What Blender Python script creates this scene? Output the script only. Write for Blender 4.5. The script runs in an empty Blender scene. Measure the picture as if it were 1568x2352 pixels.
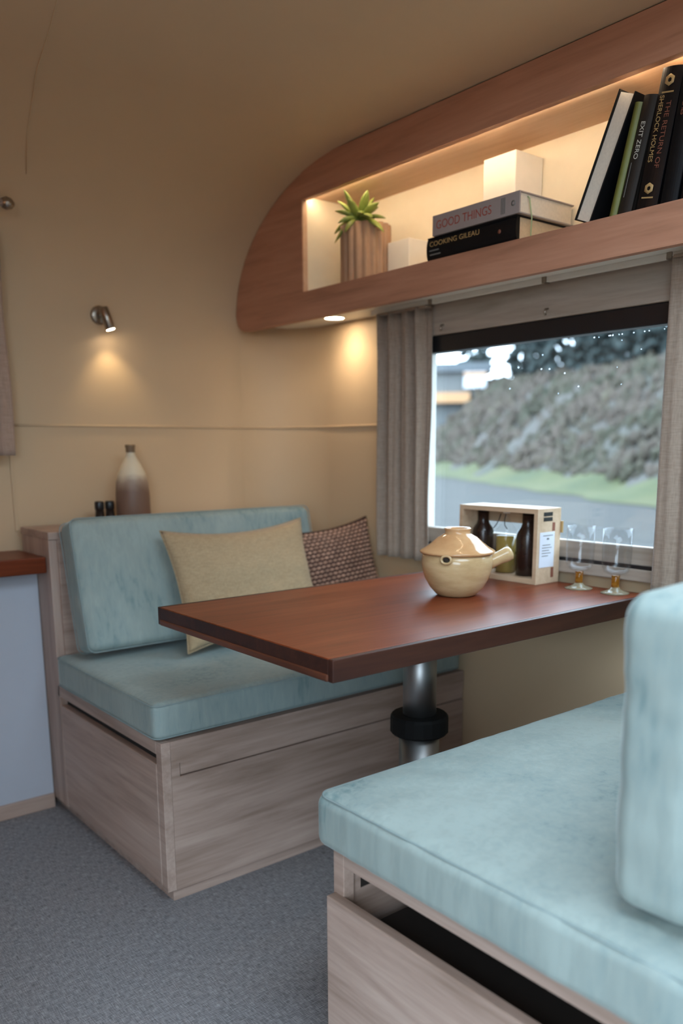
import bpy, bmesh, math, random
from mathutils import Vector, Matrix, noise

random.seed(7)
S = bpy.context.scene
COL = S.collection

# ------------------------------------------------------------------ camera
W_PX, F_PX, PY = 1568.0, 1923.44, 1409.54
yaw, pitch, roll = math.radians(38.789), math.radians(11.216), math.radians(-0.3666)
cd = bpy.data.cameras.new('camera')
cam = bpy.data.objects.new('camera', cd)
COL.objects.link(cam)
_r = Vector((math.cos(yaw), -math.sin(yaw), 0))
_f0 = Vector((math.sin(yaw), math.cos(yaw), 0))
_u = Vector((0, 0, 1))
_f = _f0*math.cos(pitch) - _u*math.sin(pitch)
_uc = _u*math.cos(pitch) + _f0*math.sin(pitch)
_r2 = _r*math.cos(roll) + _uc*math.sin(roll)
_u2 = -_r*math.sin(roll) + _uc*math.cos(roll)
cam.matrix_world = Matrix(((_r2.x, _u2.x, -_f.x, 0), (_r2.y, _u2.y, -_f.y, 0), (_r2.z, _u2.z, -_f.z, 1.0), (0, 0, 0, 1)))
cd.sensor_fit = 'HORIZONTAL'
cd.sensor_width = 36.0
cd.lens = 36.0*F_PX/W_PX
cd.shift_x = 0.0
cd.shift_y = (PY - 1176.0)/W_PX
cd.clip_start = 0.02
cd.clip_end = 400
cd.dof.use_dof = True
cd.dof.focus_distance = 1.55
cd.dof.aperture_fstop = 3.4
S.camera = cam

# ------------------------------------------------------------------ sky (overcast), exposure
wd = bpy.data.worlds.new('overcast_sky')
S.world = wd
wd.use_nodes = True
wn = wd.node_tree.nodes
bg = wn['Background']
bg.inputs['Color'].default_value = (0.67, 0.845, 1.0, 1)
bg.inputs['Strength'].default_value = 5.0

S.view_settings.view_transform = 'Standard'
S.view_settings.look = 'None'
S.view_settings.gamma = 1.0
S.view_settings.use_curve_mapping = False
S.view_settings.exposure = 1.0

def portal(name, loc, rot, sx, sy):
    l = bpy.data.lights.new(name, 'AREA')
    l.shape = 'RECTANGLE'; l.size = sx; l.size_y = sy
    l.cycles.is_portal = True
    o = bpy.data.objects.new(name, l); COL.objects.link(o)
    o.location = loc; o.rotation_euler = rot
    return o
# daylight portals of the entrance door, the dinette window and the added roof opening
portal('door_daylight', (-0.62, -0.64, 0.90), (0, -math.pi/2, 0), 1.70, 1.44)
portal('window_daylight', (1.76, 1.33, 1.0), (0, math.pi/2, 0), 0.62, 0.95)
portal('added_roof_daylight', (0.70, 0.06, 1.80), (0, 0, 0), 0.96, 0.92)

def warm_spot(name, loc, target, watts, angle, blend, rad, col=(1.0, 0.72, 0.42)):
    l = bpy.data.lights.new(name, 'SPOT')
    l.energy = watts; l.color = col; l.spot_size = math.radians(angle); l.spot_blend = blend
    l.shadow_soft_size = rad
    o = bpy.data.objects.new(name, l); COL.objects.link(o)
    o.location = loc
    d = Vector(target) - Vector(loc)
    o.rotation_euler = d.to_track_quat('-Z', 'Y').to_euler()
    return o

# ------------------------------------------------------------------ helpers
def lin(r, g, b):
    f = lambda c: (c/255/12.92) if c/255 <= 0.04045 else ((c/255+0.055)/1.055)**2.4
    return (f(r), f(g), f(b), 1)

MATS = {}
def newmat(name):
    m = bpy.data.materials.new(name); m.use_nodes = True
    nt = m.node_tree
    b = nt.nodes['Principled BSDF']
    MATS[name] = m
    return m, nt, b

def N(nt, t, **kw):
    n = nt.nodes.new(t)
    for k, v in kw.items():
        setattr(n, k, v)
    return n

def L(nt, a, b): nt.links.new(a, b)

def ramp(nt, stops):
    r = N(nt, 'ShaderNodeValToRGB')
    e = r.color_ramp.elements
    e[0].position, e[0].color = stops[0]
    e[1].position, e[1].color = stops[-1]
    for p, c in stops[1:-1]:
        x = e.new(p); x.color = c
    return r

def coords(nt, scale, kind='Object', rot=(0, 0, 0)):
    tc = N(nt, 'ShaderNodeTexCoord')
    mp = N(nt, 'ShaderNodeMapping')
    mp.inputs['Scale'].default_value = scale
    mp.inputs['Rotation'].default_value = rot
    L(nt, tc.outputs[kind], mp.inputs['Vector'])
    return mp.outputs['Vector']

def noisetex(nt, vec, scale=1.0, detail=4, rough=0.6, dist=0.0):
    n = N(nt, 'ShaderNodeTexNoise')
    n.inputs['Scale'].default_value = scale
    n.inputs['Detail'].default_value = detail
    n.inputs['Roughness'].default_value = rough
    n.inputs['Distortion'].default_value = dist
    L(nt, vec, n.inputs['Vector'])
    return n.outputs['Fac']

def bump(nt, b, h, strength, dist=0.002):
    bp = N(nt, 'ShaderNodeBump')
    bp.inputs['Strength'].default_value = strength
    bp.inputs['Distance'].default_value = dist
    L(nt, h, bp.inputs['Height'])
    L(nt, bp.outputs['Normal'], b.inputs['Normal'])

def plain(name, col, rough=0.6, metal=0.0, mottle=0.06, scale=25, spec=0.5):
    m, nt, b = newmat(name)
    v = coords(nt, (scale, scale, scale))
    f = noisetex(nt, v, 1.0, 3)
    c = Vector(col[:3])
    r = ramp(nt, [(0.3, (*(c*(1-mottle)), 1)), (0.7, (*(c*(1+mottle)), 1))])
    L(nt, f, r.inputs['Fac']); L(nt, r.outputs['Color'], b.inputs['Base Color'])
    b.inputs['Roughness'].default_value = rough
    b.inputs['Metallic'].default_value = metal
    b.inputs['Specular IOR Level'].default_value = spec
    return m

def wood(name, dark, mid, light, axis, rough=0.55, grain=1.0, coat=0.0, bstr=0.15, spec=0.4):
    m, nt, b = newmat(name)
    st, wd_ = 2.2*grain, 26*grain
    sc = [wd_, wd_, wd_]; sc['xyz'.index(axis)] = st
    v = coords(nt, sc)
    f1 = noisetex(nt, v, 1.0, 6, 0.62, 0.6)
    sc2 = [wd_*5, wd_*5, wd_*5]; sc2['xyz'.index(axis)] = st*3
    v2 = coords(nt, sc2)
    f2 = noisetex(nt, v2, 1.0, 3, 0.5)
    sc3 = [6, 6, 6]; sc3['xyz'.index(axis)] = 0.9
    f3 = noisetex(nt, coords(nt, sc3), 1.0, 2, 0.5, 1.2)
    mx = N(nt, 'ShaderNodeMath', operation='MULTIPLY_ADD')
    L(nt, f2, mx.inputs[0]); mx.inputs[1].default_value = 0.35; L(nt, f1, mx.inputs[2])
    mx2 = N(nt, 'ShaderNodeMath', operation='MULTIPLY_ADD')
    L(nt, f3, mx2.inputs[0]); mx2.inputs[1].default_value = 0.45; L(nt, mx.outputs[0], mx2.inputs[2])
    mr = N(nt, 'ShaderNodeMapRange')
    mr.inputs['From Min'].default_value = 0.62; mr.inputs['From Max'].default_value = 1.18
    L(nt, mx2.outputs[0], mr.inputs['Value'])
    r = ramp(nt, [(0.0, dark), (0.5, mid), (1.0, light)])
    L(nt, mr.outputs['Result'], r.inputs['Fac']); L(nt, r.outputs['Color'], b.inputs['Base Color'])
    b.inputs['Roughness'].default_value = rough
    b.inputs['Coat Weight'].default_value = coat
    b.inputs['Specular IOR Level'].default_value = spec
    b.inputs['Coat Roughness'].default_value = 0.25
    bump(nt, b, mx2.outputs[0], bstr, 0.002)
    return m

def velvet(name, col, sheen_col):
    m, nt, b = newmat(name)
    v = coords(nt, (4.5, 4.5, 4.5))
    f = noisetex(nt, v, 1.0, 3, 0.5, 0.6)
    v2 = coords(nt, (75, 75, 14))
    f2 = noisetex(nt, v2, 1.0, 4, 0.6, 0.5)
    ad = N(nt, 'ShaderNodeMath', operation='MULTIPLY_ADD')
    L(nt, f2, ad.inputs[0]); ad.inputs[1].default_value = 0.7; L(nt, f, ad.inputs[2])
    c = Vector(col[:3])
    r = ramp(nt, [(0.50, (c.x*0.45, c.y*0.60, c.z*0.64, 1)), (0.74, (c.x*0.88, c.y*0.92, c.z*0.94, 1)), (0.90, (*c, 1)), (1.0, (*(c*1.08), 1))])
    L(nt, ad.outputs[0], r.inputs['Fac']); L(nt, r.outputs['Color'], b.inputs['Base Color'])
    b.inputs['Roughness'].default_value = 0.75
    b.inputs['Specular IOR Level'].default_value = 0.2
    b.inputs['Sheen Weight'].default_value = 0.32
    b.inputs['Sheen Roughness'].default_value = 0.35
    b.inputs['Sheen Tint'].default_value = sheen_col
    bump(nt, b, ad.outputs[0], 0.25, 0.004)
    return m

def cloth(name, a, c2, sx, sy, sz, rough=0.9, bs=0.4, sheen=0.2):
    m, nt, b = newmat(name)
    f1 = noisetex(nt, coords(nt, (sx, sy, sz)), 1.0, 2, 0.5)
    f2 = noisetex(nt, coords(nt, (sz, sz, sx)), 1.0, 2, 0.5)
    ad = N(nt, 'ShaderNodeMath', operation='ADD')
    L(nt, f1, ad.inputs[0]); L(nt, f2, ad.inputs[1])
    r = ramp(nt, [(0.8, a), (1.2, c2)])
    mr = N(nt, 'ShaderNodeMapRange'); mr.inputs['From Min'].default_value = 0.7; mr.inputs['From Max'].default_value = 1.3
    L(nt, ad.outputs[0], mr.inputs['Value'])
    r = ramp(nt, [(0.0, a), (1.0, c2)])
    L(nt, mr.outputs['Result'], r.inputs['Fac']); L(nt, r.outputs['Color'], b.inputs['Base Color'])
    b.inputs['Roughness'].default_value = rough
    b.inputs['Sheen Weight'].default_value = sheen
    b.inputs['Specular IOR Level'].default_value = 0.15
    bump(nt, b, ad.outputs[0], bs, 0.002)
    return m

def emit(name, col, strength):
    m, nt, b = newmat(name)
    b.inputs['Base Color'].default_value = (0.9, 0.85, 0.75, 1)
    b.inputs['Emission Color'].default_value = col
    b.inputs['Emission Strength'].default_value = strength
    return m

def glass(name, tint=(1, 1, 1, 1), refl=0.09, extra=0.0):
    # thin pane: clear transmission plus mirror reflection
    m = bpy.data.materials.new(name); m.use_nodes = True
    nt = m.node_tree; nt.nodes.clear()
    out = N(nt, 'ShaderNodeOutputMaterial')
    tr = N(nt, 'ShaderNodeBsdfTransparent'); tr.inputs['Color'].default_value = tint
    gl = N(nt, 'ShaderNodeBsdfGlossy'); gl.inputs['Roughness'].default_value = 0.03
    fr = N(nt, 'ShaderNodeLayerWeight'); fr.inputs['Blend'].default_value = 0.5
    pw_ = N(nt, 'ShaderNodeMath', operation='POWER'); pw_.inputs[1].default_value = 4.0
    L(nt, fr.outputs['Facing'], pw_.inputs[0])
    ml = N(nt, 'ShaderNodeMath', operation='MULTIPLY_ADD'); ml.inputs[1].default_value = extra; ml.inputs[2].default_value = refl
    L(nt, pw_.outputs[0], ml.inputs[0])
    mix = N(nt, 'ShaderNodeMixShader')
    L(nt, ml.outputs[0], mix.inputs['Fac'])
    L(nt, tr.outputs[0], mix.inputs[1]); L(nt, gl.outputs[0], mix.inputs[2])
    L(nt, mix.outputs[0], out.inputs['Surface'])
    MATS[name] = m
    return m

class B:
    """collects shapes in world coordinates"""
    def __init__(self): self.bm = bmesh.new()
    def box(self, x0, x1, y0, y1, z0, z1, bev=0.0, seg=2, mat=None):
        bm2 = bmesh.new()
        bmesh.ops.create_cube(bm2, size=1.0)
        for v in bm2.verts:
            v.co = Vector(((x0+x1)/2 + v.co.x*(x1-x0), (y0+y1)/2 + v.co.y*(y1-y0), (z0+z1)/2 + v.co.z*(z1-z0)))
        if bev > 0:
            bmesh.ops.bevel(bm2, geom=bm2.edges[:], offset=bev, segments=seg, profile=0.5, affect='EDGES')
        self._merge(bm2, mat); return self
    def _merge(self, bm2, mat=None):
        if mat is not None:
            bmesh.ops.transform(bm2, matrix=mat, verts=bm2.verts[:])
        idx = {}
        for v in bm2.verts: idx[v] = self.bm.verts.new(v.co)
        for f in bm2.faces:
            try:
                nf = self.bm.faces.new([idx[v] for v in f.verts]); nf.smooth = f.smooth
            except ValueError: pass
        bm2.free()
    def raw(self, verts, faces, mat=None, smooth=False):
        vs = [self.bm.verts.new((mat @ Vector(v)) if mat is not None else Vector(v)) for v in verts]
        for f in faces:
            try:
                nf = self.bm.faces.new([vs[i] for i in f]); nf.smooth = smooth
            except ValueError: pass
        return self
    def lathe(self, prof, n=32, mat=None, smooth=True):
        """prof: (r, z) from bottom to top; r==0 closes"""
        verts, faces, rings = [], [], []
        for r, z in prof:
            if r < 1e-6:
                rings.append([len(verts)]); verts.append((0, 0, z))
            else:
                s = len(verts)
                for i in range(n):
                    a = 2*math.pi*i/n
                    verts.append((r*math.cos(a), r*math.sin(a), z))
                rings.append(list(range(s, s+n)))
        for a, b in zip(rings[:-1], rings[1:]):
            for i in range(n):
                j = (i+1) % n
                if len(a) == 1 and len(b) == 1: continue
                if len(a) == 1: faces.append((a[0], b[j], b[i]))
                elif len(b) == 1: faces.append((a[i], a[j], b[0]))
                else: faces.append((a[i], a[j], b[j], b[i]))
        return self.raw(verts, faces, mat, smooth)
    def tube(self, pts, rad, n=10, caps=True, smooth=True):
        pts = [Vector(p) for p in pts]
        verts, faces = [], []
        prev = None
        for i, p in enumerate(pts):
            t = (pts[min(i+1, len(pts)-1)] - pts[max(i-1, 0)]).normalized()
            if prev is None:
                ref = Vector((0, 0, 1)) if abs(t.z) < 0.9 else Vector((1, 0, 0))
                a = t.cross(ref).normalized()
            else:
                a = (prev - t*prev.dot(t)).normalized()
            prev = a
            b = t.cross(a)
            rr = rad[i] if isinstance(rad, (list, tuple)) else rad
            for k in range(n):
                an = 2*math.pi*k/n
                verts.append(p + a*rr*math.cos(an) + b*rr*math.sin(an))
        for i in range(len(pts)-1):
            for k in range(n):
                k2 = (k+1) % n
                faces.append((i*n+k, i*n+k2, (i+1)*n+k2, (i+1)*n+k))
        if caps:
            faces.append(tuple(reversed(range(n))))
            faces.append(tuple(range((len(pts)-1)*n, len(pts)*n)))
        return self.raw(verts, faces, None, smooth)
    def prism(self, outline, axis, a, b, bev=0.0):
        """outline in the two other axes (cyclic order), extruded from a to b along axis"""
        bm2 = bmesh.new()
        def P(u, v, w):
            return {'x': (w, u, v), 'y': (u, w, v), 'z': (u, v, w)}[axis]
        lo = [bm2.verts.new(P(u, v, a)) for u, v in outline]
        hi = [bm2.verts.new(P(u, v, b)) for u, v in outline]
        n = len(outline)
        bm2.faces.new(lo[::-1]); bm2.faces.new(hi)
        for i in range(n):
            bm2.faces.new((lo[i], lo[(i+1) % n], hi[(i+1) % n], hi[i]))
        if bev > 0:
            bmesh.ops.bevel(bm2, geom=bm2.edges[:], offset=bev, segments=2, profile=0.5, affect='EDGES')
        self._merge(bm2); return self
    def done(self, name, mat, parent=None, origin=None, smooth=None, autosmooth=True):
        bmesh.ops.recalc_face_normals(self.bm, faces=self.bm.faces[:])
        o0 = Vector((0, 0, 0))
        if parent is not None: o0 = wloc(parent)
        elif origin is not None: o0 = Vector(origin)
        for v in self.bm.verts: v.co -= o0
        if smooth is not None:
            for f in self.bm.faces: f.smooth = smooth
        me = bpy.data.meshes.new(name)
        self.bm.to_mesh(me); self.bm.free()
        me.materials.append(mat if not isinstance(mat, str) else MATS[mat])
        o = bpy.data.objects.new(name, me); COL.objects.link(o)
        if parent is not None: o.parent = parent
        else: o.location = o0
        return o

def wloc(o):
    v = Vector(o.location)
    while o.parent: o = o.parent; v += Vector(o.location)
    return v

def tag(o, label=None, cat=None, group=None, kind=None):
    if label: o['label'] = label
    if cat: o['category'] = cat
    if group: o['group'] = group
    if kind: o['kind'] = kind
    return o

def thing(name, loc, label, cat, group=None, kind=None):
    o = bpy.data.objects.new(name, None); COL.objects.link(o)
    o.location = loc; o.empty_display_size = 0.05
    return tag(o, label, cat, group, kind)

def struct(o, label=None, cat=None):
    o['kind'] = 'structure'
    if label: o['label'] = label
    if cat: o['category'] = cat
    return o

def text_mesh(body, size, mat4, name, material, parent, align='LEFT', depth=0.0002, squeeze=1.0):
    cu = bpy.data.curves.new(name, 'FONT')
    cu.body = body; cu.size = size; cu.extrude = depth; cu.align_x = align
    tmp = bpy.data.objects.new(name+'_tmp', cu)
    me = bpy.data.meshes.new_from_object(tmp)
    bpy.data.objects.remove(tmp); bpy.data.curves.remove(cu)
    o0 = wloc(parent)
    for v in me.vertices:
        v.co = mat4 @ Vector((v.co.x*squeeze, v.co.y, v.co.z)) - o0
    me.materials.clear(); me.materials.append(MATS[material])
    me.name = name
    o = bpy.data.objects.new(name, me); COL.objects.link(o); o.parent = parent
    return o

def frame(origin, ex, ey, ez):
    ex, ey, ez = Vector(ex), Vector(ey), Vector(ez)
    return Matrix(((ex.x, ey.x, ez.x, origin[0]), (ex.y, ey.y, ez.y, origin[1]), (ex.z, ey.z, ez.z, origin[2]), (0, 0, 0, 1)))

def cube_grid(n, warp=0.75):
    """unit cube surface as a grid, verts shared; finer near the edges"""
    def g(i):
        t = -1 + 2*i/n
        return math.copysign(1-(1-abs(t))**(1/warp) if False else abs(t)**warp, t)
    idx, verts, faces = {}, [], []
    def vid(i, j, k):
        if (i, j, k) not in idx:
            idx[(i, j, k)] = len(verts); verts.append((g(i), g(j), g(k)))
        return idx[(i, j, k)]
    for a in range(n):
        for b in range(n):
            for s in (0, n):
                faces.append((vid(s, a, b), vid(s, a+1, b), vid(s, a+1, b+1), vid(s, a, b+1)))
                faces.append((vid(a, s, b), vid(a+1, s, b), vid(a+1, s, b+1), vid(a, s, b+1)))
                faces.append((vid(a, b, s), vid(a+1, b, s), vid(a+1, b+1, s), vid(a, b+1, s)))
    return verts, faces

def cushion_mesh(half, r, n, puff, wrinkle=0.0, seed=0, wfreq=(9, 9, 9), fall=1.0):
    hv, hf = cube_grid(n)
    out = []
    hx, hy, hz = half
    for u in hv:
        p = [u[0]*hx, u[1]*hy, u[2]*hz]
        inn = [max(-(h-r), min(h-r, c)) for c, h in zip(p, half)]
        d = Vector((p[0]-inn[0], p[1]-inn[1], p[2]-inn[2]))
        nrm = d.normalized()
        q = Vector(inn) + nrm*r
        bx, by, bz = (max(0, 1-u[i]*u[i]) for i in range(3))
        q.x += nrm.x*puff[0]*(by*bz)**fall; q.y += nrm.y*puff[1]*(bx*bz)**fall; q.z += max(nrm.z, 0.0)*puff[2]*(bx*by)**fall
        if wrinkle:
            w = noise.noise(Vector((q.x*wfreq[0]+seed, q.y*wfreq[1]+seed*2, q.z*wfreq[2])))
            w += 0.5*noise.noise(Vector((q.x*wfreq[0]*2.3+seed, q.y*wfreq[1]*2.3, q.z*wfreq[2]*2.3+seed)))
            q += Vector((nrm.x, nrm.y, max(nrm.z, 0.0)))*wrinkle*w
        out.append(q)
    return out, hf

def rbox_loop(half, r, z, n=10):
    """rounded rectangle loop in xy at height z (local)"""
    pts = []
    hx, hy = half
    for cx, cy, a0 in ((hx-r, hy-r, 0), (-hx+r, hy-r, 90), (-hx+r, -hy+r, 180), (hx-r, -hy+r, 270)):
        for k in range(n+1):
            a = math.radians(a0 + 90*k/n)
            pts.append((cx+r*math.cos(a), cy+r*math.sin(a), z))
    pts.append(pts[0])
    return pts

# ------------------------------------------------------------------ materials
oak = dict(dark=(0.285, 0.195, 0.15, 1), mid=(0.425, 0.305, 0.25, 1), light=(0.53, 0.40, 0.335, 1))
wood('oak_x', axis='x', **oak)
wood('oak_y', axis='y', **oak)
wood('oak_z', axis='z', **oak)
warm = dict(dark=(0.32, 0.150, 0.088, 1), mid=(0.45, 0.216, 0.132, 1), light=(0.54, 0.275, 0.175, 1))
wood('shelf_oak_y', axis='y', **warm)
wood('shelf_oak_x', axis='x', **warm)
wood('shelf_lining', axis='y', dark=(0.5, 0.31, 0.19, 1), mid=(0.58, 0.37, 0.24, 1), light=(0.64, 0.43, 0.29, 1), bstr=0.03)
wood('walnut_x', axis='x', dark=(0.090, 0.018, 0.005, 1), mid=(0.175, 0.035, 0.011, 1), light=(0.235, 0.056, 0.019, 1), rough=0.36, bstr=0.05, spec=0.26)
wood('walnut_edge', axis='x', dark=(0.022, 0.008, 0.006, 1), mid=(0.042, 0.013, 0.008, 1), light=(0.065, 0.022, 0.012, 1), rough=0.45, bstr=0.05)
wood('walnut_y', axis='y', dark=(0.062, 0.019, 0.010, 1), mid=(0.118, 0.038, 0.020, 1), light=(0.165, 0.058, 0.030, 1), rough=0.4, bstr=0.05)
wood('crate_wood', axis='y', dark=(0.46, 0.31, 0.19, 1), mid=(0.58, 0.42, 0.28, 1), light=(0.66, 0.5, 0.35, 1), bstr=0.05)
wood('grey_wood', axis='y', dark=(0.30, 0.25, 0.20, 1), mid=(0.40, 0.335, 0.28, 1), light=(0.47, 0.40, 0.34, 1), bstr=0.08)
plain('wall_paint', (0.62, 0.455, 0.290), 0.55, mottle=0.015, scale=4, spec=0.3)
plain('white_laminate', (0.50, 0.53, 0.60), 0.35, mottle=0.01)
plain('white_paint', (0.78, 0.76, 0.70), 0.45, mottle=0.02)
plain('cream_panel', (0.80, 0.72, 0.56), 0.6, mottle=0.02)
plain('white_box_card', (0.82, 0.78, 0.70), 0.55, mottle=0.02)
plain('black_plastic', (0.012, 0.012, 0.014), 0.35, mottle=0.1)
plain('black_rubber', (0.006, 0.006, 0.006), 0.7, mottle=0.1, spec=0.25)
plain('recess_shade', (0.02, 0.014, 0.011), 0.8, mottle=0.1)  # near-black colour standing in for shade inside the drawer and grip gaps
plain('steel', (0.36, 0.355, 0.35), 0.42, metal=1.0, mottle=0.03)
plain('nickel', (0.36, 0.31, 0.26), 0.3, metal=1.0, mottle=0.03)
plain('book_black', (0.005, 0.005, 0.006), 0.5, mottle=0.15, spec=0.2)
plain('book_black_gloss', (0.006, 0.005, 0.006), 0.3, mottle=0.15, spec=0.3)
plain('book_green', (0.15, 0.16, 0.035), 0.5, mottle=0.1)
plain('book_brown', (0.022, 0.017, 0.014), 0.5, mottle=0.1, spec=0.25)
plain('book_grey', (0.33, 0.285, 0.275), 0.55, mottle=0.03)
plain('paper', (0.72, 0.64, 0.53), 0.85, mottle=0.06, scale=200)
plain('paper_tan', (0.62, 0.45, 0.28), 0.85, mottle=0.08, scale=200)
plain('ink_red', (0.34, 0.07, 0.05), 0.6)
plain('ink_gold', (0.42, 0.27, 0.11), 0.45)
plain('ink_white', (0.55, 0.52, 0.45), 0.5)
plain('ink_grey', (0.16, 0.16, 0.15), 0.6)
plain('ink_brownred', (0.22, 0.075, 0.045), 0.6)
plain('ink_black', (0.015, 0.015, 0.013), 0.6)
plain('ribbon_green', (0.38, 0.46, 0.25), 0.6)
plain('label_white', (0.66, 0.68, 0.74), 0.6, mottle=0.02)
plain('succulent', (0.26, 0.33, 0.075), 0.42, mottle=0.25, scale=30)
plain('planter_clay', (0.43, 0.27, 0.17), 0.7, mottle=0.08)
plain('soil', (0.03, 0.022, 0.016), 0.95, mottle=0.3, scale=120)
plain('bottle_dark', (0.022, 0.011, 0.008), 0.25, mottle=0.15)
plain('stoneware_rim', (0.20, 0.125, 0.07), 0.6)
plain('shaker_dark', (0.015, 0.010, 0.009), 0.35)
plain('oil', (0.30, 0.21, 0.055), 0.15, mottle=0.04)
plain('blue_plastic', (0.02, 0.05, 0.09), 0.4)
glass('pane_glass', (0.96, 0.985, 1, 1), 0.035, 0.3)
glass('clear_glass', (0.975, 0.98, 0.985, 1), 0.025, 0.35)
m, nt, b = newmat('amber_glass')
b.inputs['Base Color'].default_value = (0.55, 0.25, 0.03, 1); b.inputs['Roughness'].default_value = 0.06
b.inputs['Transmission Weight'].default_value = 0.75; b.inputs['IOR'].default_value = 1.45
m, nt, b = newmat('foot_glass')
b.inputs['Base Color'].default_value = (0.85, 0.72, 0.48, 1); b.inputs['Roughness'].default_value = 0.05
b.inputs['Transmission Weight'].default_value = 0.7; b.inputs['IOR'].default_value = 1.45
m, nt, b = newmat('water')
b.inputs['Base Color'].default_value = (0.9, 0.95, 1, 1); b.inputs['Roughness'].default_value = 0.02
b.inputs['Transmission Weight'].default_value = 1.0; b.inputs['IOR'].default_value = 1.33
m, nt, b = newmat('pot_glaze')
f = noisetex(nt, coords(nt, (18, 18, 60)), 1.0, 4)
r = ramp(nt, [(0.3, (0.50, 0.335, 0.165, 1)), (0.7, (0.64, 0.465, 0.255, 1))])
L(nt, f, r.inputs['Fac']); L(nt, r.outputs['Color'], b.inputs['Base Color'])
b.inputs['Roughness'].default_value = 0.14
m, nt, b = newmat('lid_glaze')
f = noisetex(nt, coords(nt, (18, 18, 40)), 1.0, 4)
r = ramp(nt, [(0.3, (0.55, 0.295, 0.13, 1)), (0.7, (0.67, 0.40, 0.20, 1))])
L(nt, f, r.inputs['Fac']); L(nt, r.outputs['Color'], b.inputs['Base Color'])
b.inputs['Roughness'].default_value = 0.10
# stoneware bottle: white glaze dipped over brown clay
m, nt, b = newmat('stoneware')
tc = N(nt, 'ShaderNodeTexCoord'); sp = N(nt, 'ShaderNodeSeparateXYZ'); L(nt, tc.outputs['Object'], sp.inputs[0])
f = noisetex(nt, coords(nt, (12, 12, 12)), 1.0, 3)
ad = N(nt, 'ShaderNodeMath', operation='MULTIPLY_ADD'); L(nt, f, ad.inputs[0]); ad.inputs[1].default_value = 0.05; L(nt, sp.outputs['Z'], ad.inputs[2])
mr = N(nt, 'ShaderNodeMapRange'); mr.inputs['From Min'].default_value = 0.112; mr.inputs['From Max'].default_value = 0.165
L(nt, ad.outputs[0], mr.inputs['Value'])
r = ramp(nt, [(0.0, (0.20, 0.115, 0.08, 1)), (0.55, (0.40, 0.29, 0.21, 1)), (1.0, (0.72, 0.62, 0.46, 1))])
L(nt, mr.outputs['Result'], r.inputs['Fac']); L(nt, r.outputs['Color'], b.inputs['Base Color'])
b.inputs['Roughness'].default_value = 0.5
velvet('velvet', (0.305, 0.365, 0.345), (0.80, 0.88, 0.88, 1))
plain('velvet_piping', (0.26, 0.33, 0.33), 0.7, mottle=0.1)
cloth('linen_cream', (0.36, 0.255, 0.145, 1), (0.47, 0.345, 0.205, 1), 60, 60, 420, bs=0.35)
cloth('curtain_linen', (0.285, 0.215, 0.165, 1), (0.375, 0.29, 0.228, 1), 320, 320, 40, bs=0.2)
cloth('curtain_pink', (0.38, 0.27, 0.21, 1), (0.47, 0.34, 0.27, 1), 260, 260, 30, bs=0.3)
plain('weave_dark', (0.055, 0.020, 0.015), 0.9, mottle=0.3, scale=80)
plain('weave_strand', (0.43, 0.245, 0.165), 0.9, mottle=0.35, scale=45)
emit('led', (1.0, 0.84, 0.58, 1), 20.0)
emit('added_warm_glow', (1.0, 0.62, 0.38, 1), 11.0)  # added glow, no visible source, warms the ceiling
emit('lamp_disc', (1.0, 0.82, 0.58, 1), 30.0)
# woven vinyl floor
m, nt, b = newmat('woven_vinyl')
fa = noisetex(nt, coords(nt, (520, 55, 1)), 1.0, 2, 0.5)
fb = noisetex(nt, coords(nt, (55, 520, 1)), 1.0, 2, 0.5)
fc = noisetex(nt, coords(nt, (90, 90, 1)), 1.0, 3, 0.6)
a1 = N(nt, 'ShaderNodeMath', operation='ADD'); L(nt, fa, a1.inputs[0]); L(nt, fb, a1.inputs[1])
a2 = N(nt, 'ShaderNodeMath', operation='MULTIPLY_ADD'); L(nt, fc, a2.inputs[0]); a2.inputs[1].default_value = 0.4; L(nt, a1.outputs[0], a2.inputs[2])
mr = N(nt, 'ShaderNodeMapRange'); mr.inputs['From Min'].default_value = 0.88; mr.inputs['From Max'].default_value = 1.5; L(nt, a2.outputs[0], mr.inputs['Value'])
r = ramp(nt, [(0.0, (0.125, 0.124, 0.130, 1)), (0.5, (0.235, 0.232, 0.244, 1)), (1.0, (0.385, 0.38, 0.396, 1))])
L(nt, mr.outputs['Result'], r.inputs['Fac']); L(nt, r.outputs['Color'], b.inputs['Base Color'])
b.inputs['Roughness'].default_value = 0.7
bump(nt, b, a2.outputs[0], 0.25, 0.001)
# outdoors
def mottled(name, cols, scale, rough=0.95, detail=6):
    m, nt, b = newmat(name)
    f = noisetex(nt, coords(nt, (scale, scale, scale)), 1.0, detail, 0.65)
    n = len(cols)
    r = ramp(nt, [(0.28+0.44*i/(n-1), c) for i, c in enumerate(cols)])
    L(nt, f, r.inputs['Fac']); L(nt, r.outputs['Color'], b.inputs['Base Color'])
    b.inputs['Roughness'].default_value = rough
    b.inputs['Specular IOR Level'].default_value = 0.2
    return m
mottled('asphalt', [(0.033, 0.032, 0.030, 1), (0.042, 0.040, 0.037, 1)], 0.5)
mottled('verge_grass', [(0.036, 0.046, 0.024, 1), (0.058, 0.062, 0.028, 1), (0.072, 0.068, 0.034, 1)], 0.35)
mottled('bank_soil', [(0.044, 0.046, 0.036, 1), (0.062, 0.056, 0.05, 1), (0.078, 0.063, 0.058, 1)], 0.25)
mottled('scrub', [(0.036, 0.039, 0.027, 1), (0.052, 0.048, 0.034, 1), (0.068, 0.052, 0.043, 1), (0.080, 0.072, 0.048, 1)], 0.45, detail=4)
mottled('tree_leaves', [(0.020, 0.028, 0.028, 1), (0.036, 0.045, 0.042, 1)], 1.2)
mottled('bark', [(0.05, 0.05, 0.05, 1), (0.09, 0.085, 0.08, 1)], 3)
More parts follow.
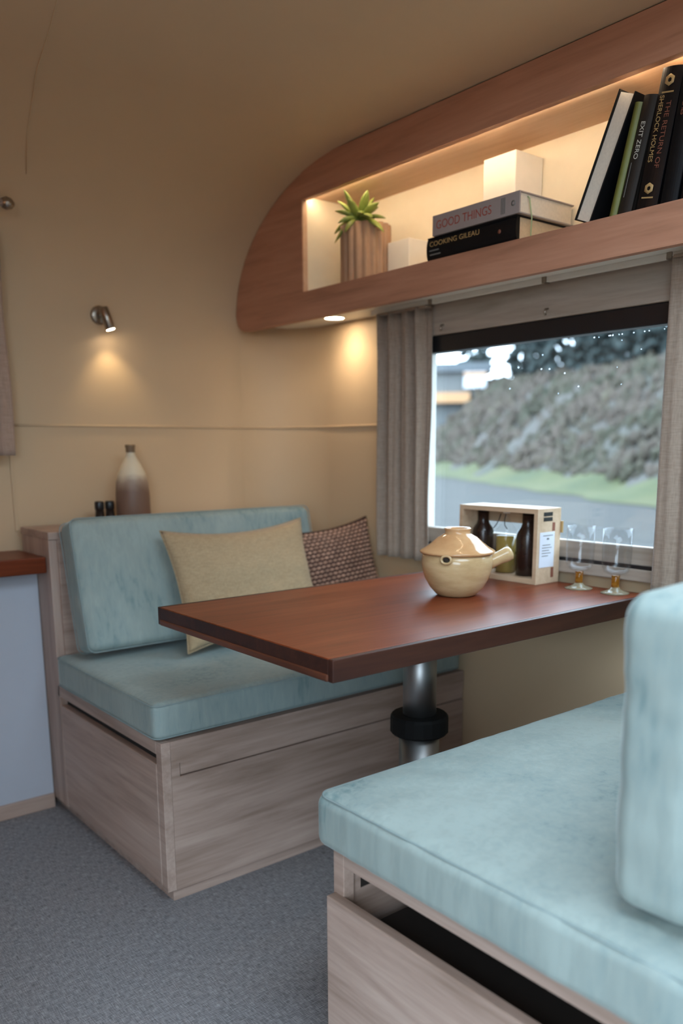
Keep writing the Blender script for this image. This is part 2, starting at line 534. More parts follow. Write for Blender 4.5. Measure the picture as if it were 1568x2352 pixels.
plain('shed_roof', (0.085, 0.095, 0.105), 0.7)
plain('shed_wall', (0.11, 0.115, 0.115), 0.8)
plain('shed_orange', (0.42, 0.22, 0.10), 0.6)
plain('sign_white', (0.62, 0.62, 0.66), 0.6)

# ------------------------------------------------------------------ shell of the caravan
XL, XR = -0.60, 1.712
YB, YF = 2.396, -2.2
ZC = 1.777
CY, CZ, RY, RZ = 1.825, 1.40, 0.571, 0.377     # elliptical cove at the end wall

struct(B().box(XL-0.05, XR+0.05, YF-0.05, YB+0.05, -0.06, 0.0).done('floor', 'woven_vinyl', origin=(0.5, 0, 0)),
       'grey woven vinyl floor running between the two benches', 'floor')

# end wall with the cove that rolls into the ceiling
prof = [(YB, 0.0), (YB, 0.35), (YB, 0.7), (YB, 1.05), (YB, 1.25)]
for k in range(25):
    a = math.radians(90*k/24)
    prof.append((CY + RY*math.cos(a), CZ + RZ*math.sin(a)))
xs = [XL + (XR+0.03-XL)*i/24 for i in range(25)]
vs = [(x, y, z) for (y, z) in prof for x in xs]
fs = [(j*25+i, j*25+i+1, (j+1)*25+i+1, (j+1)*25+i) for j in range(len(prof)-1) for i in range(24)]
bb = B(); bb.raw(vs, fs, smooth=True)
# rounded vertical corner towards the window wall
R0 = 0.20
cp = [(XR-R0+R0*math.sin(math.radians(90*k/12)), YB-0.0005-R0+R0*math.cos(math.radians(90*k/12))) for k in range(13)]
zz = [0, 0.5, 1.0, 1.395]
vs = [(x, y, z) for z in zz for x, y in cp]
fs = [(j*13+i, j*13+i+1, (j+1)*13+i+1, (j+1)*13+i) for j in range(3) for i in range(12)]
bb.raw(vs, fs, smooth=True)
wb = bb.done('wall_back', 'wall_paint', origin=(0.5, YB, 0))
struct(wb, 'cream end wall rolling up into the ceiling behind the far bench', 'wall')

# ceiling with an unseen hatch added to light the near bench from above
hx0, hx1, hy0, hy1 = 0.20, 1.20, -0.42, 0.54
bb = B()
for (x0, x1, y0, y1) in ((XL-0.03, XR+0.03, hy1, CY+0.001), (XL-0.03, XR+0.03, YF-0.03, hy0), (XL-0.03, hx0, hy0, hy1), (hx1, XR+0.03, hy0, hy1)):
    bb.box(x0, x1, y0, y1, ZC, ZC+0.03)
struct(bb.done('ceiling', 'wall_paint', origin=(0.5, 0, ZC)), 'smooth cream ceiling curving down at the end', 'ceiling')

# window wall
WY0, WY1, WZ0, WZ1 = 0.86, 1.80, 0.715, 1.30
bb = B()
bb.box(XR, XR+0.035, YF, WY0, 0, ZC); bb.box(XR, XR+0.035, WY1, YB+0.03, 0, ZC)
bb.box(XR, XR+0.035, WY0, WY1, 0, WZ0); bb.box(XR, XR+0.035, WY0, WY1, WZ1, ZC)
struct(bb.done('wall_right', 'wall_paint', origin=(XR, 0, 0)), 'cream side wall holding the dinette window', 'wall')
# entrance wall with the open doorway
bb = B()
bb.box(XL-0.035, XL, YF, -1.38, 0, ZC); bb.box(XL-0.035, XL, 0.1, YB+0.03, 0, ZC); bb.box(XL-0.035, XL, -1.38, 0.1, 1.74, ZC)
struct(bb.done('wall_left', 'wall_paint', origin=(XL, 0, 0)), 'cream side wall with the open entrance doorway', 'wall')
struct(B().box(XL-0.03, XR+0.03, YF-0.035, YF, 0, ZC).done('wall_front', 'wall_paint', origin=(0.5, YF, 0)), 'cream end wall behind the viewer', 'wall')

# horizontal bead round the end wall, upright batten and ceiling seam
path = [(0.765, YB-0.002, 1.066)] + [(0.9+0.1*i, YB-0.002, 1.066) for i in range(7)]
path += [(x-0.001, y-0.002, 1.066) for x, y in cp]
path += [(XR-0.002, 2.1-0.04*i, 1.066) for i in range(8)]
struct(B().tube(path, 0.0030, 8).done('trim_1', 'wall_paint', origin=(0.9, YB, 1.066)), 'thin cream bead running level along the end wall', 'trim')
struct(B().box(0.758, 0.766, YB-0.005, YB+0.002, 0.775, 1.066, 0.001).done('trim_2', 'wall_paint', origin=(0.762, YB, 0.775)), 'short upright cream batten beside the dark counter', 'trim')
seam = [(0.802, 2.229, 1.667), (0.769, 2.111, 1.727), (0.752, 2.025, 1.753), (0.720, 1.894, 1.774), (0.699, 1.796, 1.777), (0.678, 1.702, 1.777), (0.654, 1.604, 1.777), (0.60, 1.38, 1.777), (0.5, 0.95, 1.777)]
struct(B().tube(seam, 0.0011, 6).done('trim_3', 'wall_paint', origin=(0.735, YB, 1.4)), 'faint seam climbing the cove and crossing the ceiling', 'trim')

# ------------------------------------------------------------------ window
win = thing('window_1', (XR, 1.33, WZ0), 'wide dinette window looking onto a wet road and scrubby bank', 'window', kind='structure')
B().box(XR+0.012, XR+0.02, WY0, WY1, WZ0, WZ1).done('pane', 'pane_glass', win)
bb = B()
bb.box(1.668, 1.70, 0.70, 1.78, 1.248, 1.292, 0.003)
tag(bb.done('blind_cassette', 'black_plastic', win), 'black roller blind cassette across the window top')
bb = B()
bb.box(1.690, 1.712, 0.66, 1.80, 0.735, 0.778, 0.003)
bb.done('frame_rail', 'grey_wood', win)
B().box(1.682, 1.712, 0.66, 1.80, 0.700, 0.728, 0.003).done('window_sill', 'grey_wood', win)
B().box(1.686, 1.712, 0.66, 1.80, 0.727, 0.736).done('gap_shade_strip', 'black_plastic', win)  # black strip standing in for the shade between rail and sill
B().box(1.690, 1.732, 1.722, 1.80, 0.70, 1.30, 0.003).done('jamb', 'white_paint', win)
B().box(1.690, 1.732, 0.86, 0.90, 0.70, 1.30, 0.003).done('jamb', 'white_paint', win)
B().lathe([(0, 0), (0.010, 0), (0.012, 0.006), (0.009, 0.02), (0, 0.022)], 16, Matrix.Translation((1.70, 1.715, 0.733)) @ Matrix.Rotation(-math.pi/2, 4, 'Y')).done('latch', 'blue_plastic', win)
# rain on the pane
bb = B()
rng = random.Random(3)
sph = [(0, -1), (0.7, -0.7), (1, 0), (0.7, 0.7), (0, 1)]
for k in range(26):
    y = rng.uniform(0.98, 1.5); z = 1.247 - abs(rng.gauss(0, 0.06))
    if k < 12: z = 1.246; y = rng.uniform(1.0, 1.22)
    if z < 1.0: z = 1.2
    rr = rng.uniform(0.0008, 0.0015)
    bb.lathe([(a*rr, b_*rr*1.2) for a, b_ in sph], 8, Matrix.Translation((1.7222, y, z)))
tag(bb.done('raindrops', 'water', win), 'scattered raindrops on the glass', kind='stuff')
# valance board above the window with hooks
va = thing('valance_board', (1.672, 1.2, 1.29), 'grey-washed wood board between window top and shelf', 'board')
B().box(1.660, 1.690, 0.62, 1.735, 1.292, 1.3804, 0.003).done('board', 'grey_wood', va)
for y, z in ((1.629, 1.309), (1.292, 1.308)):
    B().tube([(1.66, y, z+0.006), (1.650, y, z+0.004), (1.648, y, z-0.004), (1.652, y, z-0.008)], 0.0022, 8).done('hook', 'nickel', va)

# ------------------------------------------------------------------ curtains
def curtain(name, label, mat, x, y0, y1, z0, z1, folds, amp, axis='y', seed=0, gather=0.0, group=None):
    ny, nz = folds*14, 26
    vs, fs = [], []
    for j in range(nz+1):
        t = j/nz; z = z0 + (z1-z0)*t
        for i in range(ny+1):
            s = i/ny
            ph = s*folds*2*math.pi
            a = amp*(0.75+0.35*noise.noise(Vector((s*3+seed, t*1.5, seed))))
            off = a*math.sin(ph + 0.5*noise.noise(Vector((s*4, t*2.5, seed+5)))) + 0.4*a*math.sin(2.3*ph+seed)
            sw = 0.007*noise.noise(Vector((t*2.2, s*2, seed+9)))
            yy = y0 + (y1-y0)*s + sw + gather*(0.5-s)*math.sin(t*math.pi)
            vs.append((x+off, yy, z) if axis == 'y' else (yy, x+off, z))
    w = ny+1
    for j in range(nz):
        for i in range(ny):
            fs.append((j*w+i, j*w+i+1, (j+1)*w+i+1, (j+1)*w+i))
    bb = B(); bb.raw(vs, fs, smooth=True)
    o0 = (x, (y0+y1)/2, z0) if axis == 'y' else ((y0+y1)/2, x, z0)
    t = thing(name, o0, label, 'curtain', group)
    o = bb.done('fabric', mat, t)
    md = o.modifiers.new('thick', 'SOLIDIFY'); md.thickness = 0.0016; md.offset = 0
    # heading tape
    hb = B()
    n2 = folds*14
    if axis == 'y': hb.box(x-amp*0.9, x+amp*0.9, y0+0.004, y1-0.004, z1-0.004, z1+0.002, 0.001)
    else: hb.box(y0+0.004, y1-0.004, x-amp*0.9, x+amp*0.9, z1-0.004, z1+0.002, 0.001)
    hb.done('heading_tape', mat, t)
    return t
curtain('curtain', 'gathered beige linen curtain at the far side of the window', 'curtain_linen', 1.646, 1.665, 1.872, 0.686, 1.366, 4, 0.015, seed=1, group='window curtains')
curtain('curtain', 'flat hanging beige linen curtain at the near side of the window', 'curtain_linen', 1.622, 0.70, 0.962, 0.690, 1.368, 4, 0.007, seed=4, group='window curtains')
tr = thing('curtain_track', (1.64, 1.25, 1.366), 'slim pale curtain track screwed under the overhead shelf', 'track')
B().box(1.640, 1.652, 0.62, 1.90, 1.369, 1.381, 0.001).done('rail', 'white_paint', tr)
for y in (1.66, 1.29, 0.98):
    B().box(1.637, 1.655, y-0.006, y+0.006, 1.3675, 1.3815, 0.001).done('bracket', 'nickel', tr)

curtain('curtain', 'pinkish brown curtain on the end wall at the far left edge', 'curtain_pink', 2.325, 0.42, 0.752, 0.985, 1.560, 5, 0.010, axis='x', seed=8)
rod = thing('curtain_rod', (0.6, 2.26, 1.60), 'short curtain rod with rounded finial at the far left', 'rod')
B().tube([(0.40, 2.252, 1.598), (0.745, 2.252, 1.598)], 0.009, 12).done('rod', 'curtain_pink', rod)
B().lathe([(0, 0), (0.011, 0.0), (0.016, 0.010), (0.013, 0.022), (0.005, 0.03), (0, 0.031)], 16, Matrix.Translation((0.745, 2.252, 1.598)) @ Matrix.Rotation(math.pi/2, 4, 'Y')).done('finial', 'nickel', rod)

# ------------------------------------------------------------------ counter at the far left
ct = thing('side_counter', (0.45, 2.30, 0.0), 'narrow counter with dark walnut top over a white front, left of the far bench', 'counter')
B().box(0.05, 0.764, 2.185, 2.394, 0.681, 0.724, 0.003).done('countertop', 'walnut_x', ct)
B().box(0.05, 0.764, 2.262, 2.394, 0.042, 0.681, 0.001).done('front_panel', 'white_laminate', ct)
B().box(0.05, 0.764, 2.256, 2.394, 0.0, 0.042, 0.002).done('plinth', 'oak_x', ct)

# ------------------------------------------------------------------ benches
BX0, BX1 = 0.766, 1.708
def bench(name, label, yf, d, near):
    """yf: front plane, d=+1 when the bench runs away from the viewer, -1 towards"""
    Y = lambda a: yf + d*a
    def bx(bb, x0, x1, a0, a1, z0, z1, bev=0.0015):
        ya, yb = sorted((Y(a0), Y(a1)))
        return bb.box(x0, x1, ya, yb, z0, z1, bev)
    t = thing(name, (1.24, Y(0.4), 0.0), label, 'bench')
    e = 0.085 if near else 0.0        # the near bench is deeper
    # end (aisle) frame
    bb = B()
    bx(bb, BX0, BX0+0.022, 0.0, 0.026, 0.03, 0.378)                     # corner stile
    bx(bb, BX0, BX0+0.022, 0.026, 0.60+e, 0.348, 0.378)                   # top rail
    bb.done('end_frame', 'oak_y', t)
    # tall end panel that carries the back box
    bb = B(); bx(bb, BX0, BX0+0.022, 0.590+e, 0.795+e, 0.03, 0.787); bb.done('end_panel', 'oak_z', t)
    # drawer in the aisle end
    pull = 0.018 if near else 0.0
    zt = 0.297 if near else 0.324
    bb = B(); bx(bb, BX0-pull, BX0-pull+0.020, 0.004 if near else 0.029, 0.588+e, 0.036, zt, 0.002)
    dr = bb.done('drawer', 'oak_y', t)
    bb = B(); bx(bb, BX0+0.03, BX0+0.55, 0.04, 0.575+e, 0.045, 0.24); bb.done('drawer_box', 'recess_shade', dr)
    if not near:
        bb = B(); bx(bb, BX0+0.020, BX0+0.024, 0.027, 0.589, 0.25, 0.348, 0.0); bb.done('gap_shade_sheet', 'recess_shade', t)  # dark sheet paints the shade in the slot above the drawer
    # front panel with routed grip
    bb = B(); bx(bb, BX0+0.022, BX1, 0.0, 0.018, 0.03, 0.2945, 0.0003); bb.done('front_panel', 'oak_x', t)
    bb = B(); bx(bb, BX0+0.022, BX1, 0.0, 0.018, 0.326, 0.378, 0.0003); bb.done('front_rail', 'oak_x', t)
    bb = B(); bx(bb, BX0+0.022, BX0+0.042, 0.0, 0.018, 0.2945, 0.326, 0.0); bb.done('grip_end', 'oak_x', t)
    bb = B(); bx(bb, BX0+0.0445, BX1, 0.0012, 0.012, 0.2972, 0.327, 0.0012); bb.done('grip_strip', 'oak_x', t)
    bb = B(); bx(bb, BX0+0.03, BX1, 0.012, 0.016, 0.285, 0.335, 0.0); bb.done('grip_backing', 'recess_shade', t)
    # seat board, back box, plinth
    bb = B(); bx(bb, BX0+0.022, BX1, 0.018, 0.60+e, 0.362, 0.378); bb.done('seat_board', 'oak_x', t)
    bb = B(); bx(bb, BX0+0.022, 1.505, 0.585+e, 0.603+e, 0.378, 0.770); bb.done('back_panel', 'oak_x', t)
    bb = B(); bx(bb, 1.488, 1.506, 0.603+e, 0.795+e, 0.03, 0.770); bb.done('inner_panel', 'oak_z', t)
    bb = B(); bx(bb, BX0-0.002, 1.510, 0.583+e, 0.797+e, 0.770, 0.790, 0.002); bb.done('ledge', 'oak_x', t)
    bb = B(); bx(bb, BX0+0.018, BX1, 0.010, 0.79+e, 0.0, 0.031, 0.001); bb.done('plinth', 'oak_x', t)
    return t
bench('dinette_bench', 'far oak bench with drawer end and back ledge against the end wall', 1.574, 1, False)
bench('dinette_bench', 'near oak bench with its end drawer pulled slightly open', 0.978, -1, True)

def cushion(name, label, ctr, half, r, n, puff, wr, seed, rot=None, wfreq=(9, 9, 9), pipe=True, fall=0.5, group=None):
    M = Matrix.Translation(ctr) @ (rot if rot else Matrix.Identity(4))
    base = M @ Vector((0, 0, -half[2]))
    t = thing(name, base, label, 'cushion', group)
    vs, fs = cushion_mesh(half, r, n, puff, wr, seed, wfreq, fall)
    bb = B(); bb.raw(vs, fs, M, True); bb.done('cover', 'velvet', t)
    return t, M

# far seat
t, M_ = cushion('seat_cushion', 'sage velvet seat cushion lying on the far bench', (1.231, 1.866, 0.4225), (0.473, 0.284, 0.043), 0.016, 44, (0.0, 0.002, 0.004), 0.0012, 3)
for z in (0.037, -0.036):
    B().tube([M_ @ Vector(p) for p in rbox_loop((0.4735, 0.2845), 0.018, z, 5)], 0.0014, 6).done('piping', 'velvet_piping', t)
# far back cushion, leaning on the back box
rb = Matrix.Rotation(math.radians(-13), 4, 'X')
t, M_ = cushion('back_cushion', 'sage velvet back cushion leaning along the far bench ledge', (1.160, 2.066, 0.654), (0.372, 0.044, 0.170), 0.022, 40, (0.003, 0.006, 0.004), 0.0014, 5, rb)
lp = [(x, 0.036, z) for x, z, _ in rbox_loop((0.373, 0.171), 0.02, 0, 5)]
for sgn in (1, -1):
    B().tube([M_ @ Vector((p[0], -sgn*p[1], p[2])) for p in lp], 0.0014, 6).done('piping', 'velvet_piping', t)
# near seat (deep, puffy, creased along the front)
t, M_ = cushion('seat_cushion', 'pale sage velvet seat cushion lying on the near bench', (1.222, 0.657, 0.4280), (0.485, 0.333, 0.0475), 0.022, 70, (0.004, 0.004, 0.006), 0.0026, 11, None, (20, 20, 5))
B().tube([M_ @ Vector(p) for p in rbox_loop((0.4815, 0.3295), 0.024, 0.0405, 6)], 0.0014, 6).done('piping', 'velvet_piping', t)
# near back cushion
rb = Matrix.Rotation(math.radians(-1.5), 4, 'X')
t, M_ = cushion('back_cushion', 'pale sage velvet back cushion standing on the near bench at right edge', (1.250, 0.447, 0.667), (0.465, 0.053, 0.181), 0.028, 60, (0.006, 0.006, 0.004), 0.0035, 17, rb, (10, 10, 14))

# ------------------------------------------------------------------ scatter pillows
def pillow_pts(w, h, th, nu, nv, pinch=0.10, seed=0, wr=0.006):
    front, back = [], []
    for j in range(nv+1):
        v = -1+2*j/nv
        for i in range(nu+1):
            u = -1+2*i/nu
            x = w/2*u*(1-pinch*(1-v*v)*abs(u)**2*0.5)
            y = h/2*v*(1-pinch*(1-u*u)*abs(v)**2)
            e = max(0, (1-abs(u)**2.6))*max(0, (1-abs(v)**2.6))
            t = th/2*e**0.55
            n_ = wr*noise.noise(Vector((u*2.2+seed, v*2.8, seed)))*min(1, e*3)
            n_ += wr*0.6*noise.noise(Vector((u*5+seed, v*9, seed+3)))*min(1, e*3)
            front.append((x, y, t+n_)); back.append((x, y, -t))
    return front, back
def pillow(name, label, mat, M, w, h, th, seed, nu=40, nv=28, pinch=0.10, wr=0.006):
    fr, bk = pillow_pts(w, h, th, nu, nv, pinch, seed, wr)
    k = nu+1
    bb = B()
    fs = [(j*k+i, j*k+i+1, (j+1)*k+i+1, (j+1)*k+i) for j in range(nv) for i in range(nu)]
    bb.raw(fr, fs, M, True); bb.raw(bk, [f[::-1] for f in fs], M, True)
    bmesh.ops.remove_doubles(bb.bm, verts=bb.bm.verts[:], dist=0.0004)
    t = thing(name, M @ Vector((0, -h/2, 0)), label, 'pillow')
    bb.done('cover', mat, t)
    edge = [fr[i] for i in range(nu+1)] + [fr[j*k+nu] for j in range(1, nv+1)] + [fr[nv*k+i] for i in range(nu-1, -1, -1)] + [fr[j*k] for j in range(nv-1, -1, -1)]
    B().tube([M @ Vector((p[0], p[1], 0)) for p in edge], 0.0016, 6).done('seam', mat, t)
    return t, fr, k

# cream pillow: corners solved from the photograph, leaning back on the far cushion
def lean(ctr, yaw_, back, roll_=0):
    # local x -> along bench, local y -> up, local z -> towards viewer (-Y)
    return Matrix.Translation(ctr) @ Matrix.Rotation(math.radians(yaw_), 4, 'Z') @ Matrix.Rotation(math.radians(90-back), 4, 'X') @ Matrix.Rotation(math.radians(roll_), 4, 'Z')
pillow('throw_pillow', 'plain cream linen pillow propped on the far bench', 'linen_cream', lean((1.225, 1.934, 0.641), -1, 21, 1.2), 0.45, 0.33, 0.105, 2, pinch=0.16)
Mw = lean((1.550, 1.960, 0.636), -14, 12, 8)
t, fr, k = pillow('throw_pillow', 'brown basket-weave pillow tucked behind the cream pillow', 'weave_dark', Mw, 0.285, 0.285, 0.075, 6, pinch=0.12, wr=0.0)
bb = B()
def pw(u, v):
    w, h, th = 0.285, 0.285, 0.075
    x = w/2*u*(1-0.12*(1-v*v)*abs(u)**2*0.5); y = h/2*v*(1-0.12*(1-u*u)*abs(v)**2)
    e = max(0, (1-abs(u)**2.6))*max(0, (1-abs(v)**2.6))
    return Vector((x, y, th/2*e**0.55+0.0005))
NU, NV = 17, 22
for j in range(NV):
    for i in range(NU):
        u = -0.96+1.92*(i+0.5+(0.5 if j % 2 else 0))/NU
        v = -0.96+1.92*(j+0.5)/NV
        if abs(u) > 0.96: continue
        c = pw(u, v); ax = (pw(u+0.01, v)-c).normalized(); ay = (pw(u, v+0.01)-c).normalized(); az = ax.cross(ay).normalized()
        lx, ly, lz = 0.0076, 0.0050, 0.0048
        vs = []
        for rr, hh in ((1.0, 0.0), (0.72, 0.75)):
            for q in range(8):
                a = 2*math.pi*q/8
                vs.append(Mw @ (c + ax*lx*rr*math.cos(a) + ay*ly*rr*math.sin(a) + az*lz*hh))
        vs.append(Mw @ (c+az*lz))
        fs = [(q, (q+1) % 8, 8+(q+1) % 8, 8+q) for q in range(8)] + [(8+q, 8+(q+1) % 8, 16) for q in range(8)]
        bb.raw(vs, fs, None, True)
tag(bb.done('weave', 'weave_strand', t), 'raised tan strands of the weave', kind='stuff')

# ------------------------------------------------------------------ table
tb = thing('pedestal_table', (1.2535, 1.285, 0.0), 'dark walnut dinette table on a single steel pedestal', 'table')
TX0, TX1, TY0, TY1, TZ = 0.781, 1.682, 0.992, 1.584, 0.676
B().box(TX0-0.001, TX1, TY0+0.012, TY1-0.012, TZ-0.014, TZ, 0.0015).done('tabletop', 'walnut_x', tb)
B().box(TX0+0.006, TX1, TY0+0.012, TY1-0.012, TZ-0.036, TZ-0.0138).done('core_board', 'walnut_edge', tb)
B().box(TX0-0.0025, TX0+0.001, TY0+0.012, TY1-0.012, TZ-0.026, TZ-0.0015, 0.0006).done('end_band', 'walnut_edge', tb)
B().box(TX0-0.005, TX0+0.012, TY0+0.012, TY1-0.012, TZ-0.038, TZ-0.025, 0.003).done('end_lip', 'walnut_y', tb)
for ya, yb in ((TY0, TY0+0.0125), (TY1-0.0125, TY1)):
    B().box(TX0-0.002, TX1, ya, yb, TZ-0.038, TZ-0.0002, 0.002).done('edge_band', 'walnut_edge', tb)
PM = Matrix.Translation((1.2535, 1.285, 0))
B().lathe([(0, 0.375), (0.037, 0.375), (0.037, 0.625), (0, 0.625)], 40, PM).done('upper_tube', 'steel', tb)
B().lathe([(0, 0.012), (0.045, 0.012), (0.045, 0.378), (0, 0.378)], 40, PM).done('lower_tube', 'steel', tb)
B().lathe([(0, 0.374), (0.060, 0.374), (0.065, 0.379), (0.065, 0.412), (0.061, 0.418), (0.040, 0.420), (0, 0.420)], 20, PM, False).done('locking_collar', 'black_rubber', tb)
B().lathe([(0, 0), (0.13, 0), (0.13, 0.008), (0.06, 0.014), (0, 0.014)], 40, PM).done('foot_plate', 'steel', tb)
B().lathe([(0, 0.618), (0.09, 0.618), (0.10, 0.628), (0.10, 0.640), (0, 0.640)], 32, PM).done('mount_plate', 'black_rubber', tb)

# ------------------------------------------------------------------ stoneware pot
px, py, pz = 1.354, 1.275, TZ
pt = thing('side_handle_pot', (px, py, pz), 'glazed tan stoneware pot with lid and stub side handle', 'pot')
PT = Matrix.Translation((px, py, pz))
prof_b = [(0, 0.0), (0.036, 0.0), (0.046, 0.004), (0.060, 0.020), (0.071, 0.040), (0.0775, 0.062), (0.0785, 0.078), (0.0765, 0.092), (0.072, 0.0945), (0.070, 0.09), (0.071, 0.07), (0.055, 0.02), (0, 0.008)]
B().lathe(prof_b, 56, PT).done('body', 'pot_glaze', pt)
prof_l = [(0, 0.090), (0.066, 0.0915), (0.0815, 0.0955), (0.0835, 0.099), (0.081, 0.1015), (0.070, 0.107), (0.056, 0.118), (0.043, 0.1295), (0.032, 0.1355), (0.0275, 0.1385), (0.0280, 0.1455), (0.0300, 0.148), (0.0275, 0.150), (0.0225, 0.148), (0.020, 0.141), (0, 0.139)]
B().lathe(prof_l, 56, PT).done('lid', 'lid_glaze', pt)
hd = Vector((0.80, -0.52, 0.42)).normalized()
c0 = Vector((px, py, pz+0.070)) + Vector((0.80, -0.52, 0)).normalized()*0.070
B().tube([c0+hd*s for s in (-0.006, 0.012, 0.030, 0.046, 0.055, 0.0585)], [0.0175, 0.0145, 0.0148, 0.0165, 0.0155, 0.010], 20).done('handle', 'pot_glaze', pt)
# small ring lug under the rim
fd = Vector((-0.895, -0.448, 0)).normalized(); sd = Vector((fd.y, -fd.x, 0))
lc = Vector((px, py, pz+0.088)) + fd*0.0775
pts = [lc + sd*0.0105*math.cos(a) + Vector((0, 0, 0.0105*math.sin(a))) + fd*0.004 for a in [math.pi*(1.0+k/12) for k in range(13)]]
B().tube([lc + sd*0.0110*math.cos(a) + Vector((0, 0, 0.0085*math.sin(a))) + fd*0.003 for a in [2*math.pi*k/20 for k in range(21)]], 0.0030, 8, False).done('lug', 'pot_glaze', pt)
B().lathe([(0, 0), (0.0070, 0), (0.0070, 0.0015), (0, 0.0016)], 16, frame(lc+fd*0.0008, sd, (0, 0, 1), fd)).done('lug_hole', 'soil', pt)

# ------------------------------------------------------------------ bottle crate by the window
cx0, cx1, cy0, cy1, cz0, cz1 = 1.590, 1.678, 1.243, 1.492, TZ, 0.856
cr = thing('bottle_crate', (1.634, 1.37, TZ), 'small pale wood crate with open front holding three bottles', 'crate')
B().box(cx0, cx1, cy0, cy1, cz1-0.012, cz1, 0.001).done('top_board', 'crate_wood', cr)
B().box(cx0, cx1, cy0, cy1, cz0, cz0+0.013, 0.001).done('bottom_board', 'crate_wood', cr)
sb = B().box(cx0, cx1, cy0, cy0+0.011, cz0+0.0125, cz1-0.0115, 0.0005).done('side_board', 'crate_wood', cr)
B().box(cx0, cx1, cy1-0.011, cy1, cz0+0.0125, cz1-0.0115, 0.0005).done('side_board', 'crate_wood', cr)
B().box(cx1-0.006, cx1, cy0+0.011, cy1-0.011, cz1-0.045, cz1-0.012).done('back_slat', 'crate_wood', cr)
B().box(cx1-0.006, cx1, cy0+0.011, cy1-0.011, cz0+0.013, cz0+0.03).done('back_slat', 'crate_wood', cr)
B().box(cx1-0.001, cx1+0.003, cy0-0.006, cy0+0.02, cz1-0.060, cz1-0.032, 0.0005).done('cord_knot', 'ink_gold', cr)
# paper label, stamp and red line on the side facing the near bench
B().box(1.600, 1.655, cy0-0.0008, cy0, 0.716, 0.800).done('paper_label', 'label_white', sb)
for q, (a, b_) in enumerate(((1.612, 1.648), (1.610, 1.640), (1.609, 1.645), (1.609, 1.636), (1.609, 1.642), (1.609, 1.632))):
    zt_ = 0.792 - (0 if q == 0 else 0.016+0.0065*q)
    B().box(a, b_, cy0-0.0012, cy0-0.0007, zt_-0.0008, zt_+0.0008).done('print_line', 'ink_grey', sb)
B().box(1.626, 1.634, cy0-0.0012, cy0-0.0007, 0.782, 0.786).done('print_emblem', 'ink_grey', sb)
for z in (0.838, 0.826):
    B().box(1.612, 1.645, cy0-0.0008, cy0, z, z+0.009).done('stamp_bar', 'ink_black', sb)
B().box(1.646, 1.656, cy0-0.0006, cy0, 0.690, 0.714).done('red_stripe', 'ink_brownred', sb)
B().box(1.646, 1.656, cy0-0.0006, cy0, 0.802, 0.822).done('red_stripe', 'ink_brownred', sb)

def crate_bottle(y, label, kind, grp=None):
    Mb = Matrix.Translation((1.634, y, cz0+0.0135))
    t = thing('bottle', (1.634, y, cz0+0.0135), label, 'bottle', grp)
    if kind == 'dark':
        B().lathe([(0, 0), (0.0245, 0), (0.0270, 0.003), (0.0270, 0.098), (0.0250, 0.106), (0.0165, 0.118), (0.0140, 0.126), (0.0140, 0.150), (0, 0.150)], 28, Mb).done('glass', 'bottle_dark', t)
        B().lathe([(0, 0.1505), (0.0150, 0.1505), (0.0150, 0.1535), (0, 0.1535)], 20, Mb).done('cap', 'black_plastic', t)
    else:
        B().lathe([(0.024, 0), (0.0260, 0.003), (0.0260, 0.102), (0.0235, 0.110), (0.0100, 0.128), (0.0085, 0.140), (0.0085, 0.150)], 28, Mb).done('glass', 'clear_glass', t)
        B().lathe([(0, 0.002), (0.0245, 0.002), (0.0245, 0.092), (0, 0.092)], 28, Mb).done('oil', 'oil', t)
        B().lathe([(0, 0.148), (0.0090, 0.148), (0.0090, 0.1535), (0, 0.1535)], 16, Mb).done('stopper', 'white_paint', t)
        for sg_ in (-1, 1):
            B().tube([(1.622, y+sg_*0.008, cz0+0.160), (1.616, y+sg_*0.009, cz0+0.145), (1.612, y+sg_*0.014, cz0+0.133), (1.612, y+sg_*0.022, cz0+0.125)], 0.0012, 6).done('bail_wire', 'black_plastic', t)
    return t
crate_bottle(1.450, 'dark brown bottle at the pot end of the crate', 'dark', 'crate bottles')
crate_bottle(1.374, 'clear bottle of golden oil in the middle of the crate', 'clear', 'crate bottles')
crate_bottle(1.306, 'dark brown bottle beside the labelled end of the crate', 'dark', 'crate bottles')

# ------------------------------------------------------------------ drinking glasses
def tumbler(x, y, label):
    t = thing('stemmed_glass', (x, y, TZ), label, 'glass', 'amber-stemmed glasses')
    Mg = Matrix.Translation((x, y, TZ))
    B().lathe([(0, 0), (0.031, 0.0), (0.0315, 0.002), (0.022, 0.0045), (0.012, 0.009), (0.009, 0.014), (0, 0.015)], 32, Mg).done('foot', 'foot_glass', t)
    B().lathe([(0, 0.0145), (0.0090, 0.0145), (0.0085, 0.026), (0.0095, 0.040), (0, 0.041)], 20, Mg).done('stem', 'amber_glass', t)
    B().lathe([(0, 0.041), (0.012, 0.042), (0.026, 0.048), (0.0315, 0.060), (0.0325, 0.100), (0.0318, 0.145), (0.0306, 0.145), (0.0312, 0.100), (0.0302, 0.062), (0.024, 0.050), (0, 0.045)], 36, Mg).done('bowl', 'clear_glass', t)
    return t
tumbler(1.630, 1.150, 'clear glass on amber stem next to the crate')
tumbler(1.636, 1.058, 'clear glass on amber stem nearest the near-side curtain')

